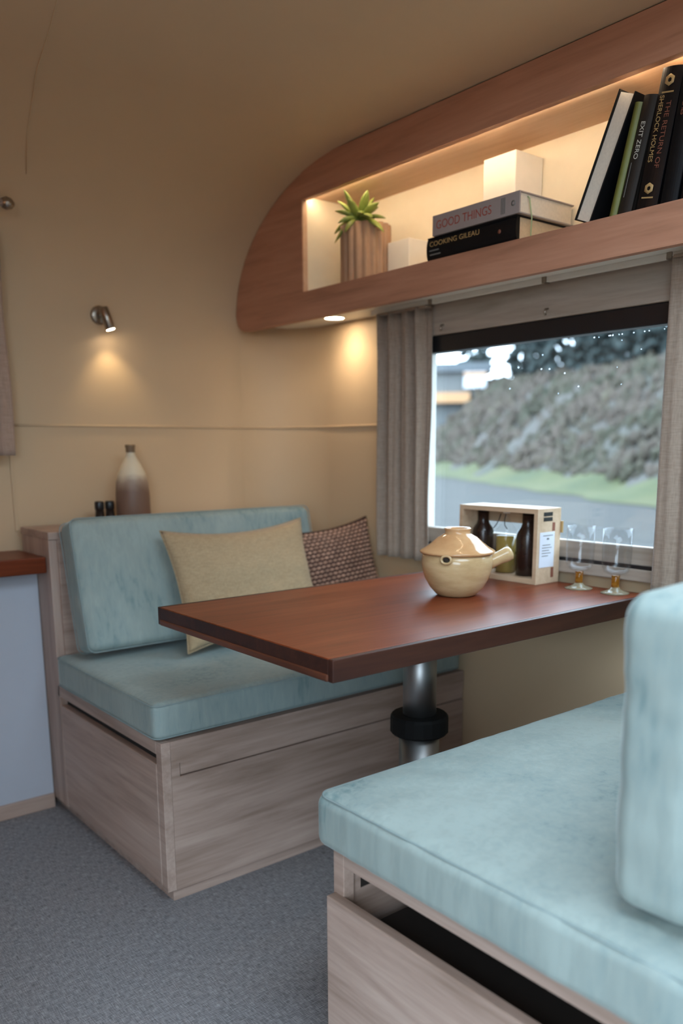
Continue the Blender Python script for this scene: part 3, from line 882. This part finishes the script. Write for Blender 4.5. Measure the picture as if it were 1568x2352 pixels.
# ------------------------------------------------------------------ overhead shelf
FX = 1.500
sh = thing('overhead_shelf', (1.60, 1.2, 1.36), 'oak overhead shelf with lit open niche and rounded end above the window', 'shelf')
YN = -0.35   # near end of the shelf, out of frame
arc = []
for k_ in range(19):
    a = math.radians(90 - 88*k_/18)
    arc.append((CY + (RY-0.002)*math.cos(a), CZ + (RZ-0.002)*math.sin(a)))
low = [(2.388, 1.392), (2.382, 1.381), (2.370, 1.370), (2.353, 1.3625), (2.335, 1.360)]
OY1, OZ0, OZ1 = 2.034, 1.4365, 1.6805
# face board pieces: lower rail, upper board, rounded end
bb = B()
bb.prism([(YN, 1.360), (2.335, 1.360), (2.335, OZ0), (YN, OZ0)], 'x', FX, FX+0.018)
bb.prism([(YN, OZ1), (OY1, OZ1), (OY1, 1.7745), (YN, 1.7745)], 'x', FX, FX+0.018)
endp = [(OY1, OZ0), (2.335, OZ0), (2.335, 1.360)] + low[::-1] + arc[::-1][0:]
endp = [(OY1, OZ0), (2.335, OZ0), (2.335, 1.3601)] + [p for p in low[::-1][1:]] + [p for p in arc[::-1]]
endp = [p for p in endp if p[0] >= OY1-1e-6] + [(OY1, CZ+(RZ-0.002)*math.sqrt(max(0, 1-((OY1-CY)/(RY-0.002))**2)))]
bb.prism(endp, 'x', FX, FX+0.018)
bb.done('face_board', 'shelf_oak_y', sh)
B().box(FX+0.018, 1.710, YN, 2.335, 1.381, OZ0, 0.0).done('shelf_board', 'white_paint', sh)
B().box(FX+0.018, 1.706, OY1, OY1+0.015, OZ0, 1.71).done('end_panel', 'cream_panel', sh)
B().box(1.702, 1.709, YN, OY1, OZ0, 1.71).done('back_panel', 'cream_panel', sh)
B().box(FX+0.018, 1.702, YN, OY1, 1.692, 1.702).done('soffit', 'shelf_lining', sh)
B().box(FX+0.0015, FX+0.0175, OY1-0.0022, OY1+0.0001, OZ0, OZ1).done('edge_lipping', 'shelf_lining', sh)
B().box(FX+0.0185, FX+0.0230, YN+0.02, OY1-0.004, 1.6832, 1.6885).done('led_strip', 'led', sh)

# recessed downlight in the underside
dl = thing('downlight', (1.632, 2.055, 1.381), 'small round recessed downlight glowing under the shelf end', 'downlight')
DM = Matrix.Translation((1.632, 2.055, 1.381)) @ Matrix.Rotation(math.pi, 4, 'X')
B().lathe([(0.0285, 0), (0.034, 0.0), (0.034, 0.002), (0.0285, 0.003), (0.0285, 0)], 32, DM).done('rim', 'white_paint', dl)
B().lathe([(0, 0.0), (0.0285, 0.0), (0.0285, 0.0012), (0, 0.0012)], 32, DM).done('lens', 'lamp_disc', dl)
warm_spot('downlight_beam', (1.632, 2.055, 1.374), (1.645, 2.06, 0.5), 1.15, 140, 0.9, 0.02, (1.0, 0.80, 0.55))

# wall spotlight on the end wall
sp_ = thing('wall_spotlight', (1.045, YB, 1.372), 'small brushed metal spotlight mounted on the end wall', 'wall lamp')
WM = Matrix.Translation((1.042, YB, 1.376)) @ Matrix.Rotation(math.pi/2, 4, 'X')
B().lathe([(0, 0), (0.026, 0), (0.026, 0.005), (0.022, 0.008), (0, 0.008)], 32, WM).done('wall_plate', 'nickel', sp_)
B().tube([(1.042, YB-0.006, 1.374), (1.044, YB-0.040, 1.372)], 0.005, 10).done('arm', 'nickel', sp_)
h0, h1 = Vector((1.036, 2.352, 1.392)), Vector((1.052, 2.345, 1.333))
hd_ = (h1-h0).normalized()
B().tube([h0, h0+hd_*0.003, h1-hd_*0.001, h1], [0.011, 0.0135, 0.0135, 0.0125], 24).done('head', 'nickel', sp_)
B().tube([h1+hd_*0.0001, h1+hd_*0.0008], 0.0115, 20).done('lens', 'lamp_disc', sp_)
warm_spot('wall_spotlight_beam', tuple(h1+hd_*0.006), tuple(h1+Vector((0.02, 0.022, -0.30))), 0.55, 95, 0.8, 0.012, (1.0, 0.78, 0.45))

# ------------------------------------------------------------------ things in the niche
FZ = OZ0 + 0.0002
# planter
pl = thing('potted_succulent', (1.600, 1.874, FZ), 'green succulent in a tan ribbed planter at the far end of the niche', 'potted plant')
nrib, verts, faces = 18, [], []
zs = [0, 0.004, 0.152, 0.158, 0.158, 0.135]
rs = [0.067, 0.0695, 0.0695, 0.068, 0.061, 0.060]
npt = nrib*6
for q, (z, r_) in enumerate(zip(zs, rs)):
    for i in range(npt):
        a = 2*math.pi*i/npt
        ph = (i % 6)/6
        rib = 0.0070*abs(math.sin(math.pi*ph)) if q < 4 else 0
        verts.append((1.600+(r_-0.006+rib)*math.cos(a), 1.874+(r_-0.006+rib)*math.sin(a), FZ+z))
for q in range(len(zs)-1):
    for i in range(npt):
        j = (i+1) % npt
        faces.append((q*npt+i, q*npt+j, (q+1)*npt+j, (q+1)*npt+i))
faces.append(tuple(range(npt-1, -1, -1)))
B().raw(verts, faces, None, True).done('planter', 'planter_clay', pl)
B().lathe([(0, 0.135), (0.059, 0.135), (0.059, 0.142), (0, 0.146)], 24, Matrix.Translation((1.600, 1.874, FZ))).done('soil', 'soil', pl)
def leaf(bb, p0, d, ln, w, droop):
    d = Vector(d).normalized(); side = d.cross(Vector((0, 0, 1)))
    if side.length < 0.1: side = Vector((1, 0, 0))
    side.normalize()
    n = 7; rings = []
    vs, fs = [], []
    for i in range(n+1):
        t = i/n
        c = Vector(p0) + d*ln*t + Vector((0, 0, -droop*t*t))
        tn = (d*ln + Vector((0, 0, -2*droop*t))).normalized()
        up = side.cross(tn).normalized()
        ww = w*(0.45+0.75*math.sin(math.pi*min(1, t*0.85+0.05)))*(1 if t < 0.8 else (1-(t-0.8)/0.2*0.85))
        for q in range(8):
            a = 2*math.pi*q/8
            vs.append(c + side*ww*math.cos(a) + up*ww*0.45*math.sin(a))
    for i in range(n):
        for q in range(8):
            fs.append((i*8+q, i*8+(q+1) % 8, (i+1)*8+(q+1) % 8, (i+1)*8+q))
    fs.append(tuple(range(7, -1, -1))); fs.append(tuple(range(n*8, n*8+8)))
    bb.raw(vs, fs, None, True)
rng = random.Random(12)
pc = Vector((1.572, 1.866, FZ+0.146))
leafs = []
for k_ in range(24):
    a = 2*math.pi*k_/24*9.27 + rng.uniform(-0.2, 0.2)
    el = 0.05 + 1.0*(k_/24)
    leafs.append(((math.cos(a)*math.cos(el), math.sin(a)*math.cos(el), math.sin(el)), rng.uniform(0.070, 0.100), rng.uniform(0.009, 0.0125), 0.062*(1-k_/24)))
for d_, ln_, w_, dr_ in leafs:
    if pc.z + d_[2]*ln_ > 1.678: ln_ = (1.678-pc.z)/max(d_[2], 0.1)
    if pc.x + d_[0]*ln_ > 1.692: ln_ = (1.692-pc.x)/d_[0]
    if pc.x + d_[0]*ln_ < 1.512: ln_ = (1.512-pc.x)/d_[0]
    bb = B(); leaf(bb, pc + Vector((0, 0, 0.02)), d_, ln_, w_, dr_); bb.done('leaf', 'succulent', pl)
bb = B().tube([(1.590, 1.870, FZ+0.135), (1.580, 1.868, FZ+0.152), (1.572, 1.866, FZ+0.166)], [0.010, 0.009, 0.008], 10); bb.done('stem', 'succulent', pl)

tag(B().box(1.615, 1.700, 1.716, 1.800, FZ, 1.541, 0.002).done('white_box', 'white_box_card', origin=(1.66, 1.77, FZ)), 'low white block between the planter and the stacked books', 'box', 'white blocks in the niche')
tag(B().box(1.603, 1.700, 1.354, 1.451, FZ+0.1000, 1.6595, 0.002).done('white_box', 'white_box_card', origin=(1.65, 1.40, FZ+0.1)), 'taller white block rising above the grey cookbook', 'box', 'white blocks in the niche')

# books lying flat: local frame with spine on x = const, facing the room
def flat_book(name, label, x0, depth, y0, y1, z0, th, cov, pages, round_spine):
    t = thing(name, (x0+depth/2, (y0+y1)/2, z0), label, 'book', 'stacked cookbooks')
    ct_ = 0.0028
    B().box(x0+0.003, x0+depth, y0, y1, z0, z0+ct_, 0.0006).done('cover', cov, t)
    B().box(x0+0.003, x0+depth, y0, y1, z0+th-ct_, z0+th, 0.0006).done('cover', cov, t)
    if round_spine:
        n = 12; ol = []
        for q in range(n+1):
            a = math.pi*(0.5+q/n)
            ol.append((x0+0.009+0.009*math.cos(a), z0+th/2+th/2*math.sin(a)))
        ol += [(x0+0.013, z0), (x0+0.013, z0+th)]
        B().prism(ol, 'y', y0, y1).done('spine', cov, t)
    else:
        B().box(x0, x0+0.004, y0, y1, z0, z0+th, 0.0008).done('spine', cov, t)
    B().box(x0+0.008, x0+depth-0.004, y0+0.004, y1-0.004, z0+ct_, z0+th-ct_).done('pages', pages, t)
    return t
t1 = flat_book('cookbook', 'thick black cookbook at the bottom of the stack', 1.508, 0.175, 1.268, 1.541, FZ, 0.054, 'book_black', 'paper_tan', True)
SX = lambda x, y, z: frame((x, y, z), (0, -1, 0), (0, 0, 1), (-1, 0, 0))
text_mesh('COOKING GILEAU', 0.0155, SX(1.5078, 1.531, FZ+0.0325), 'title_text', 'ink_gold', t1, squeeze=1.22)
for z, a, b_ in ((0.022, 1.531, 1.500), (0.0125, 1.529, 1.494)):
    B().box(1.5074, 1.5080, b_, a, FZ+z, FZ+z+0.003).done('subtitle_line', 'ink_grey', t1)
B().lathe([(0, 0), (0.0045, 0), (0.0045, 0.0006), (0, 0.0006)], 16, SX(1.5082, 1.314, FZ+0.027)).done('publisher_mark', 'ink_brownred', t1)
t2 = flat_book('cookbook', 'grey cookbook titled in red on top of the stack', 1.506, 0.190, 1.258, 1.520, FZ+0.0545, 0.045, 'book_grey', 'paper', False)
text_mesh('GOOD THINGS', 0.0265, SX(1.5058, 1.508, FZ+0.0545+0.0135), 'title_text', 'ink_red', t2, squeeze=0.93)
for q in range(3):
    B().box(1.5054, 1.5060, 1.298+0.0045*q, 1.3005+0.0045*q, FZ+0.060, FZ+0.093).done('author_line', 'ink_grey', t2)
B().lathe([(0.003, 0), (0.0058, 0), (0.0058, 0.0006), (0.003, 0.0006)], 16, SX(1.5059, 1.275, FZ+0.077)).done('publisher_mark', 'ink_grey', t2)
B().tube([(1.535, 1.2605, FZ+0.092), (1.537, 1.2565, FZ+0.088), (1.540, 1.2560, FZ+0.070), (1.545, 1.2555, FZ+0.050), (1.546, 1.258, FZ+0.012)], 0.0016, 6).done('bookmark', 'ribbon_green', t2)

# upright and leaning books; tilt about x, top leaning towards the near side
def up_book(label, yb, tilt, th, h, depth, cov, spine_out=True, x0=1.520, pages='paper', fore=False):
    """yb: y of the lower far corner on the shelf; far cover lower edge rests on the board"""
    a = math.radians(tilt)
    up = Vector((0, -math.sin(a), math.cos(a))); sd = Vector((0, -math.cos(a), -math.sin(a)))
    # far cover is at local s=0, near cover at s=th ; lift so the lowest corner touches
    lift = th*math.sin(a)
    o0 = Vector((x0, yb, FZ+lift))
    Mx = frame(o0, (1, 0, 0), sd, up)       # local x -> depth, y -> thickness, z -> height
    t = thing('book', (x0+depth/2, yb - th/2, FZ), label, 'book', 'leaning books')
    ct_ = 0.003
    def bxl(nm, mat, x0_, x1_, y0_, y1_, z0_, z1_, bev=0.0006):
        bb = B(); bb.box(x0_, x1_, y0_, y1_, z0_, z1_, bev, 2, Mx); return bb.done(nm, mat, t)
    s0 = 0.0 if fore else 0.004
    bxl('cover', cov, s0, depth, 0, ct_, 0, h)
    bxl('cover', cov, s0, depth, th-ct_, th, 0, h)
    if fore:   # pages face the room
        bxl('spine', cov, depth-0.004, depth, 0, th, 0, h)
        bxl('pages', pages, 0.005, depth-0.006, ct_, th-ct_, 0.003, h-0.004, 0)
    else:
        n = 8; ol = [(0.0045+(-0.0045)*math.sin(math.pi*q/n), th*q/n) for q in range(n+1)] + [(0.009, th), (0.009, 0)]
        bb = B(); bb.prism(ol, 'z', 0, h); bmesh.ops.transform(bb.bm, matrix=Mx, verts=bb.bm.verts[:]); bb.done('spine', cov, t)
        bxl('pages', pages, 0.009, depth-0.004, ct_, th-ct_, 0.003, h-0.004, 0)
    return t, Mx
def spine_text(t, Mx, body, size, zt, yoff, mat, th, sq=1.0, xo=-0.0006):
    # reads downwards from zt
    F = Mx @ frame((xo, yoff, zt), (0, 0, -1), (0, 1, 0), (-1, 0, 0))
    return text_mesh(body, size, F, 'spine_text', mat, t, squeeze=sq)
up_book('black hardback leaning over with its pale page edges showing', 1.126, 22.5, 0.040, 0.234, 0.150, 'book_black', fore=True)
up_book('slim olive green book beside the leaning black hardback', 1.0475, 13.0, 0.0165, 0.200, 0.140, 'book_green')
t, Mx = up_book('dark book lettered EXIT ZERO in white', 1.0278, 12.5, 0.029, 0.204, 0.140, 'book_brown')
spine_text(t, Mx, 'EXIT ZERO', 0.0125, 0.160, 0.0100, 'ink_white', 0.029, 1.05)
B().box(-0.0008, -0.0002, 0.0075, 0.0088, 0.030, 0.090, 0, 2, Mx).done('author_line', 'ink_grey', t)
t, Mx = up_book('thick black book with gold lettering on the spine', 0.9872, 9.5, 0.043, 0.236, 0.150, 'book_black_gloss')
spine_text(t, Mx, 'THE RETURN OF', 0.0135, 0.180, 0.0240, 'ink_brownred', 0.043, 1.1)
spine_text(t, Mx, 'SHERLOCK HOLMES', 0.0125, 0.190, 0.0085, 'ink_gold', 0.043, 0.98)
for z0_, z1_ in ((0.205, 0.222), (0.030, 0.040)):
    B().lathe([(0.004, 0), (0.010, 0), (0.010, 0.0006), (0.004, 0.0006)], 6, Mx @ frame((-0.0008, 0.022, (z0_+z1_)/2), (0, 0, -1), (0, -1, 0), (-1, 0, 0))).done('gold_ornament', 'ink_gold', t)
    B().box(-0.0008, -0.0002, 0.010, 0.034, z0_-0.012, z0_-0.0095, 0, 2, Mx).done('gold_rule', 'ink_gold', t)
t, Mx = up_book('black book with small red spine letters right of the gold lettered one', 0.9375, 8.0, 0.034, 0.232, 0.150, 'book_black')
spine_text(t, Mx, 'HOLMES', 0.010, 0.185, 0.012, 'ink_brownred', 0.034)
up_book('last black book at the right edge of the niche', 0.8970, 6.5, 0.036, 0.228, 0.150, 'book_black_gloss')
up_book('black book beyond the right edge of the picture', 0.8540, 5.0, 0.034, 0.230, 0.150, 'book_black')
up_book('brown book at the end of the row beyond the picture edge', 0.8140, 4.0, 0.040, 0.225, 0.150, 'book_brown')

# ------------------------------------------------------------------ on the far ledge
LZ = 0.7902
bt = B().lathe([(0, 0), (0.047, 0.0), (0.049, 0.004), (0.0485, 0.080), (0.046, 0.112), (0.039, 0.142), (0.027, 0.168), (0.0165, 0.186), (0.0125, 0.198), (0.0125, 0.213), (0.0145, 0.219), (0.0125, 0.2215), (0.009, 0.219), (0.009, 0.18), (0, 0.17)], 40, Matrix.Translation((1.066, 2.290, LZ)))
bth = thing('stoneware_bottle', (1.066, 2.290, LZ), 'brown stoneware bottle with white glazed shoulder on the far ledge', 'bottle')
bt.done('body', 'stoneware', bth)
B().lathe([(0.0128, 0.200), (0.0130, 0.212), (0.0150, 0.219), (0.0130, 0.2222), (0.0088, 0.2195), (0.0088, 0.20)], 32, Matrix.Translation((1.066, 2.290, LZ))).done('mouth_rim', 'stoneware_rim', bth)
for x, lb in ((0.967, 'small dark shaker farther from the stoneware bottle'), (0.998, 'small dark shaker next to the stoneware bottle')):
    t = thing('shaker', (x, 2.30, LZ), lb, 'shaker', 'shakers on the ledge')
    Ms = Matrix.Translation((x, 2.300, LZ))
    B().lathe([(0, 0), (0.0140, 0), (0.0145, 0.004), (0.0115, 0.040), (0, 0.040)], 20, Ms).done('body', 'shaker_dark', t)
    B().lathe([(0, 0.0402), (0.0120, 0.0402), (0.0132, 0.045), (0.0132, 0.060), (0.0115, 0.064), (0, 0.065)], 20, Ms).done('cap', 'black_plastic', t)

# ------------------------------------------------------------------ outside
GZ = -0.5
struct(B().box(-40, 120, -80, 120, GZ-0.3, GZ).done('road', 'asphalt', origin=(10, 10, GZ)), 'wet grey road outside the window', 'road')
P0 = Vector((20.4, 12.2, 0)); D = Vector((0.541, 0.841, 0)); NN = Vector((0.841, -0.541, 0))
def hz(s, t):
    if t <= 0: return 0.0
    k_ = min(1.0, t/7.5)
    h = (5.0 + 1.3*max(0, min(1, (s-13)/45)) + 5.0*max(0, min(1, (2-s)/8)))*(k_*k_*(3-2*k_))**0.75  # last rise is out of view, added to block sky over the far bench
    return h + 0.35*noise.noise(Vector((s*0.25, t*0.3, 1)))*min(1, t/3)
vs, fs = [], []
ns, nt_ = 150, 34
for i in range(ns+1):
    for j in range(nt_+1):
        s = -30+150*i/ns; t_ = -0.2+((j/nt_)**1.4)*30
        p = P0 + D*s + NN*t_
        wob = 0.5*noise.noise(Vector((s*0.3, 0, 4)))
        p = p + NN*wob
        vs.append((p.x, p.y, GZ-0.02 + (0.0 if j == 0 else 0.02+hz(s, t_))))
for i in range(ns):
    for j in range(nt_):
        a = i*(nt_+1)+j
        fs.append((a, a+1, a+nt_+2, a+nt_+1))
struct(B().raw(vs, fs, None, True).done('hillside', 'bank_soil', origin=tuple(P0)), 'scrub covered bank beyond the road', 'hillside')
# grassy verge
vs, fs = [], []
for i in range(ns+1):
    s = -30+150*i/ns
    for j in range(5):
        t_ = -0.9 + 0.5*j
        p = P0 + D*s + NN*(t_ + 0.5*noise.noise(Vector((s*0.4, 0, 9))))
        vs.append((p.x, p.y, GZ + 0.02 + max(0, hz(s, t_)) + (0.10 if j in (1, 2, 3) else 0.0)))
for i in range(ns):
    for j in range(4):
        a = i*5+j
        fs.append((a, a+1, a+6, a+5))
o = B().raw(vs, fs, None, True).done('verge_grass', 'verge_grass', origin=tuple(P0))
tag(o, 'strip of yellow green grass along the road edge', 'grass', kind='stuff')
# shrubs on the bank, too many and too blurred to count
def blob(bb, c, r, seed, flat=0.8):
    vs, fs = [], []
    nu, nv = 6, 4
    for j in range(nv+1):
        th = math.pi*j/nv
        for i in range(nu):
            ph = 2*math.pi*i/nu
            d = Vector((math.sin(th)*math.cos(ph), math.sin(th)*math.sin(ph), math.cos(th)))
            k_ = 1+0.7*noise.noise(d*2.1+Vector((seed, seed*0.3, 0)))
            vs.append(Vector(c)+Vector((d.x*r*k_, d.y*r*k_, d.z*r*k_*flat)))
    for j in range(nv):
        for i in range(nu):
            i2 = (i+1) % nu
            fs.append((j*nu+i, j*nu+i2, (j+1)*nu+i2, (j+1)*nu+i))
    bb.raw(vs, fs, None, True)
rng = random.Random(21)
bb = B()
for q in range(8000):
    s = -14 + 90*rng.random()**1.25; t_ = 0.9 + 7.6*rng.random()
    r_ = rng.uniform(0.05, 0.19)*(1+0.6*max(0, s)/60)
    p = P0 + D*s + NN*t_
    blob(bb, (p.x, p.y, GZ+hz(s, t_)+r_*0.5), r_, q*1.7, rng.uniform(0.7, 2.4))
tag(bb.done('bank_scrub', 'scrub', origin=tuple(P0)), 'tangle of green and brown scrub covering the bank', 'shrubs', kind='stuff')
# trees along the top of the bank
tree_lb = ['dark tree at the left end of the bank skyline', 'second dark tree on the skyline from the left', 'slim dark tree third along the skyline', 'dark tree fourth along the skyline from the left',
           'broad blue green tree in the middle of the skyline', 'broad dark tree right of the skyline middle', 'tall dark tree above the scrub at right', 'dark tree nearest the near-side curtain', 'far small tree behind the roadside shed', 'rear dark tree filling the skyline right of the middle', 'rear dark tree behind the right hand skyline', 'rear dark tree close to the near-side curtain']
tree_pos = [(46.5, 7.6, 4.4, 1.25), (35, 7.6, 4.8, 0.95), (31.5, 7.8, 3.6, 0.7), (26.8, 7.6, 5.0, 1.15), (23.5, 7.8, 5.2, 1.3), (20.5, 7.6, 5.0, 1.2), (17.8, 7.8, 4.6, 1.2), (14.6, 7.6, 4.4, 1.5), (57, 9.5, 3.0, 1.3), (27.5, 9.6, 5.2, 1.7), (23.0, 9.8, 5.4, 1.8), (18.5, 9.6, 5.4, 1.8)]
for q, ((s, t_, h, cr_), lb) in enumerate(zip(tree_pos, tree_lb)):
    p = P0 + D*s + NN*t_
    z0 = GZ+hz(s, t_)-0.2
    tt = thing('tree', (p.x, p.y, z0), lb, 'tree', 'trees along the bank skyline')
    B().tube([(p.x, p.y, z0), (p.x+0.1, p.y, z0+h*0.5), (p.x, p.y+0.1, z0+h*0.9)], [0.16, 0.11, 0.04], 8).done('trunk', 'bark', tt)
    bb = B()
    rg = random.Random(q+50)
    for m_ in range(150):
        a = rg.uniform(0, 2*math.pi); hh = rg.uniform(0.04 if q > 2 else 0.16, 1.0)
        rad_ = cr_*math.sqrt(rg.random())*(1.15-0.75*abs(hh-0.5))
        blob(bb, (p.x+rad_*math.cos(a), p.y+rad_*math.sin(a), z0+h*hh), rg.uniform(0.12, 0.34), m_+q*9, 0.8)
    bb.done('crown', 'tree_leaves', tt)
# roadside shed with white sign and orange awning, left of the view
dv = Vector((0.729, 0.684, 0)).normalized(); rv = Vector((dv.y, -dv.x, 0))
p = dv*62.0
z0 = 3.7
SM = frame((p.x, p.y, z0), rv, dv, (0, 0, 1))
shd = thing('roadside_shed', (p.x, p.y, z0), 'low shed with dark roof, white sign and orange awning on the bank', 'shed')
B().box(-2.6, 1.6, 0.0, 3.0, -1.6, 2.6, 0, 2, SM).done('wall', 'shed_wall', shd)
B().box(-3.0, 2.0, -0.4, 3.4, 2.5, 3.1, 0.02, 2, SM).done('roof', 'shed_roof', shd)
B().box(-2.8, 0.55, -0.9, 0.0, 0.35, 1.05, 0.02, 2, SM).done('awning', 'shed_orange', shd)
sg = B().box(0.1, 1.65, -0.52, -0.42, 1.35, 2.45, 0.02, 2, SM).done('sign', 'sign_white', shd)
B().box(0.1, 1.65, -0.56, -0.50, 2.15, 2.40, 0.0, 2, SM).done('sign_band', 'shed_orange', sg)

# ------------------------------------------------------------------ unseen cabinet added to carry a warm ceiling fill (behind the viewer's left shoulder)
cab = thing('added_cabinet', (-0.46, 1.4, 1.25), 'unseen oak overhead cabinet added to hold a warm fill strip on the entrance side', 'cabinet')
B().box(-0.598, -0.34, 0.78, 2.16, 1.27, 1.56, 0.002).done('body', 'oak_y', cab)
for k_ in range(3):
    d_ = B().box(-0.34, -0.322, 0.785+0.46*k_, 1.235+0.46*k_, 1.275, 1.555, 0.002).done('door', 'oak_y', cab)
    B().box(-0.322, -0.312, 0.95+0.46*k_, 1.07+0.46*k_, 1.285, 1.291, 0.001).done('handle', 'nickel', d_)
B().box(-0.42, -0.40, 0.80, 2.14, 1.5605, 1.5685).done('ceiling_fill_strip', 'added_warm_glow', cab)

# unseen kitchen run added on the entrance side to cut bounced daylight
kt = thing('added_kitchen_unit', (-0.37, 1.25, 0.0), 'unseen low oak kitchen unit with dark walnut top, added to cut bounced light', 'cabinet')
B().box(-0.598, -0.17, 0.60, 2.10, 0.05, 0.84, 0.002).done('body', 'oak_y', kt)
B().box(-0.598, -0.19, 0.62, 2.08, 0.0, 0.05).done('plinth', 'oak_y', kt)
B().box(-0.598, -0.14, 0.58, 2.12, 0.84, 0.875, 0.003).done('worktop', 'walnut_y', kt)
for k_ in range(4):
    d_ = B().box(-0.17, -0.152, 0.605+0.374*k_, 0.973+0.374*k_, 0.06, 0.83, 0.002).done('door', 'oak_y', kt)
    B().box(-0.152, -0.142, 0.73+0.374*k_, 0.85+0.374*k_, 0.80, 0.806, 0.001).done('handle', 'nickel', d_)
